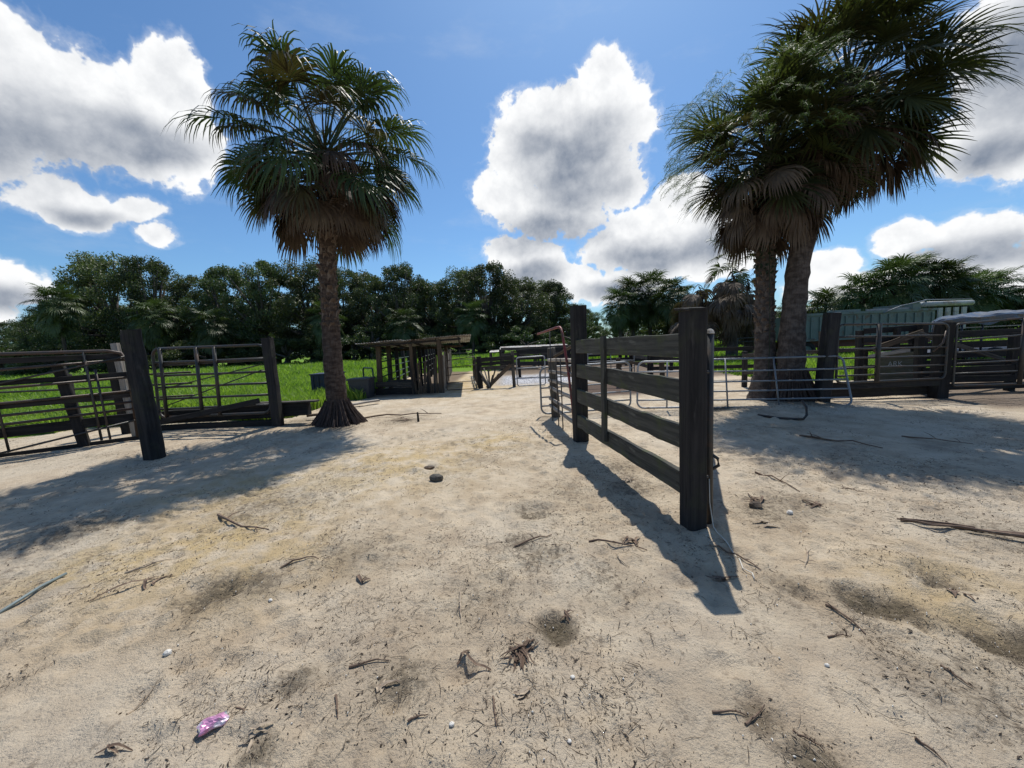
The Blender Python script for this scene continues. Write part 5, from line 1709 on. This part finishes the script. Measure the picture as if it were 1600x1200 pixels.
def lump(name, c, sx, sy, sz, mat, seed, n=10):
    rr = random.Random(seed)
    mb = MB()
    vs, fs = [], []
    rows = 6
    for i in range(rows + 1):
        ph = math.pi * i / rows
        for j in range(n):
            a = 2 * math.pi * j / n
            k = rr.uniform(0.8, 1.15)
            vs.append((sx * math.sin(ph) * math.cos(a) * k, sy * math.sin(ph) * math.sin(a) * k, sz * math.cos(ph) * rr.uniform(0.9, 1.08)))
    for i in range(rows):
        for j in range(n):
            j2 = (j + 1) % n
            fs.append((i * n + j, (i + 1) * n + j, (i + 1) * n + j2, i * n + j2))
    mb.add(vs, fs)
    return obj(name, mb.mesh(name, mat), None, (c[0], c[1], ground_z(c[0], c[1]) + sz * 0.55))


tag(lump('rock', (-0.96, 4.46), 0.085, 0.06, 0.05, 'rock', 3), 'dark lone rock on bare sand in the middle of the yard', 'rock')
tag(lump('clod', (-1.16, 5.0), 0.075, 0.05, 0.022, 'litter', 5), 'flat dark clod behind the lone rock', 'clod')
tag(lump('clod', (2.20, 3.42), 0.06, 0.045, 0.035, 'litter', 6), 'round dark clod right of the near post', 'clod')
for i, (x, y, s, lab) in enumerate([(-1.93, 1.93, 0.022, 'white pebble at the lower left'), (-1.62, 2.33, 0.014, 'white pebble beside the brown stain'), (-0.32, 1.46, 0.013, 'white pebble in the lower middle'),
                                    (0.22, 1.66, 0.012, 'white pebble below the charred spot'), (0.16, 1.37, 0.011, 'white pebble near the bottom edge'), (1.42, 1.66, 0.012, 'white pebble at the lower right'),
                                    (2.42, 3.28, 0.03, 'white scrap right of the near post')]):
    tag(lump('pebble', (x, y), s, s * 0.8, s * 0.7, 'shell', 60 + i, 8), lab, 'pebble', 'white pebbles on the sand')

# crumpled pink can
can = thing('crushed_can', 'crushed shiny pink drink can lying on the sand at lower left', 'can', (-1.36, 1.51, ground_z(-1.36, 1.51) + 0.026))
mb = MB()
n, rows = 18, 9
rr = random.Random(4)
vs, fs = [], []
for i in range(rows + 1):
    f = i / rows
    prof = 0.030 * (0.80 + 0.2 * min(1, 6 * f, 6 * (1 - f)))
    for j in range(n):
        a = 2 * math.pi * j / n
        y, z = math.cos(a) * prof, math.sin(a) * prof
        dent = 0.62 + 0.22 * math.sin(f * 6.0 + 1.0) * math.cos(a * 2 + 0.6) + 0.10 * math.sin(a * 5 + f * 9)
        z *= max(0.3, min(1.0, dent))
        y *= 1.12 + 0.08 * math.sin(f * 8)
        vs.append((0.115 * (f - 0.5) + 0.006 * math.sin(a * 3 + 2), y + 0.008 * math.sin(f * 5), z + rr.uniform(-.0012, .0012)))
for i in range(rows):
    for j in range(n):
        j2 = (j + 1) % n
        fs.append((i * n + j, i * n + j2, (i + 1) * n + j2, (i + 1) * n + j))
mb.add(vs, fs)
obj('body', mb.mesh('body', 'pink'), can, (0, 0, -0.004), (0.35, 0.05, R(48)), (0.86, 0.86, 0.9))
mb = MB()
mb.tube([(0.050, 0, 0), (0.0585, 0, 0)], 0.0235, 16)
o = obj('lid', mb.mesh('lid', 'galv'), can, (0, 0, -0.006), (0.35, 0.05, R(48)), (0.86, 0.95, 0.55))
mb = MB()
mb.tube([(-0.0585, 0, 0), (-0.052, 0, 0)], 0.0235, 16)
o = obj('base', mb.mesh('base', 'galv'), can, (0, 0, -0.006), (0.35, 0.05, R(48)), (0.86, 0.95, 0.55))
tag(obj('dry_stalk', (lambda mb: (mb.tube([(-1.30, 1.57, ground_z(-1.30, 1.57) + .03), (-1.265, 1.565, ground_z(-1.265, 1.565) + .012), (-1.24, 1.50, ground_z(-1.24, 1.50) + .008)], 0.005, 6), mb.mesh('dry_stalk', 'stick'))[1])(MB())),
    'bent brown stalk touching the pink can', 'stalk', 'dry stalks on the sand')

# fine litter: fibres, chips and shell crumbs nobody could count
r = np.random.default_rng(123)


def scatter(N, rmax, power, xr=1.5):
    y = 0.9 + (rmax - 0.9) * r.random(N) ** power
    x = (r.random(N) * 2 - 1) * (y * xr + 0.4)
    dens = 0.22 + 1.5 * lattice_noise(x, y, 0.9, 61) + 1.5 * lattice_noise(x, y, 2.7, 62) + 0.8 * lattice_noise(x, y, 6.0, 63)
    for (bx_, by_, br_, bs_) in STAINS:
        dens = np.maximum(dens, bs_ * 1.3 * np.exp(-((x - bx_) ** 2 + (y - by_) ** 2) / (br_ * br_ * 1.5)))
    k = dens > r.random(N)
    k &= grass_mask(x, y) < 0.4
    k &= ~((x < -7.6) & (y > 8.5))
    return x[k], y[k]


def ground_zs(x, y):
    i = np.clip(np.searchsorted(gx, x), 1, len(gx) - 1)
    j = np.clip(np.searchsorted(gy, y), 1, len(gy) - 1)
    i = i - (np.abs(gx[i - 1] - x) < np.abs(gx[i] - x))
    j = j - (np.abs(gy[j - 1] - y) < np.abs(gy[j] - y))
    return GH[j, i]


def quads_mesh(name, V, n, per, faces, mat):
    me = bpy.data.meshes.new(name)
    me.vertices.add(n * per)
    me.vertices.foreach_set('co', V.astype(np.float32).ravel())
    fa = np.array(faces, dtype=np.int32)
    lo2 = (np.arange(n, dtype=np.int32)[:, None, None] * per + fa[None]).reshape(-1)
    k = fa.shape[1]
    me.loops.add(len(lo2))
    me.loops.foreach_set('vertex_index', lo2)
    np_ = len(lo2) // k
    me.polygons.add(np_)
    me.polygons.foreach_set('loop_start', np.arange(0, len(lo2), k, dtype=np.int32))
    me.polygons.foreach_set('loop_total', np.full(np_, k, dtype=np.int32))
    me.update(calc_edges=True)
    me.materials.append(M[mat] if isinstance(mat, str) else mat)
    return me


def fibres(name, N, rmax, power, lmin, lmax, w0, mat, label, chunky=1.0):
    x, y = scatter(N, rmax, power)
    n = len(x)
    z = ground_zs(x, y)
    a = r.normal(1.57 + 0.3 * np.sign(x), 0.9, n)
    L = lmin + (lmax - lmin) * r.random(n) ** 3.2
    w = w0 * r.uniform(0.5, 1.5, n) * (1 + 0.08 * y)
    dx, dy = np.cos(a), np.sin(a)
    bowx, bowy = -dy * L * r.uniform(-.25, .25, n), dx * L * r.uniform(-.25, .25, n)
    lift = r.uniform(0.0, 0.12, n) * L + w
    P0 = np.stack([x - dx * L / 2, y - dy * L / 2, z + 0.002], -1)
    P1 = np.stack([x + bowx, y + bowy, z + lift], -1)
    P2 = np.stack([x + dx * L / 2, y + dy * L / 2, z + 0.003], -1)
    S = np.stack([-dy * w, dx * w, 0 * w], -1)
    U = np.stack([0 * w, 0 * w, w * 1.1 * chunky], -1)
    V = np.stack([P0 - S * .4, P0 + S * .4, P0 + U * .6, P1 - S, P1 + S, P1 + U * 1.2, P2 - S * .4, P2 + S * .4, P2 + U * .6], 1).reshape(-1, 3)
    F = [(0, 1, 4, 3), (1, 2, 5, 4), (2, 0, 3, 5), (3, 4, 7, 6), (4, 5, 8, 7), (5, 3, 6, 8)]
    tag(obj(name, quads_mesh(name, V, n, 9, F, mat)), label, 'litter', kind='stuff')


fibres('plant_litter', 52000, 9.5, 1.25, 0.006, 0.09, 0.0011, 'litter', 'fine dark plant litter strewn over the sand', 1.0)
fibres('straw_litter', 6000, 8.0, 1.2, 0.010, 0.11, 0.0012, 'palestick', 'pale straw bits strewn over the sand', 1.0)
fibres('bark_litter', 16000, 9.0, 1.25, 0.004, 0.026, 0.0024, 'litter', 'dark bark crumbs strewn over the sand', 1.3)
fibres('shell_litter', 2600, 7.0, 1.1, 0.004, 0.012, 0.0030, 'shell', 'tiny white shell crumbs strewn over the sand', 1.3)
fibres('sand_clods', 60000, 5.5, 1.2, 0.003, 0.011, 0.0017, 'sandclod', 'small clods and crumbs of trampled sand', 1.2)
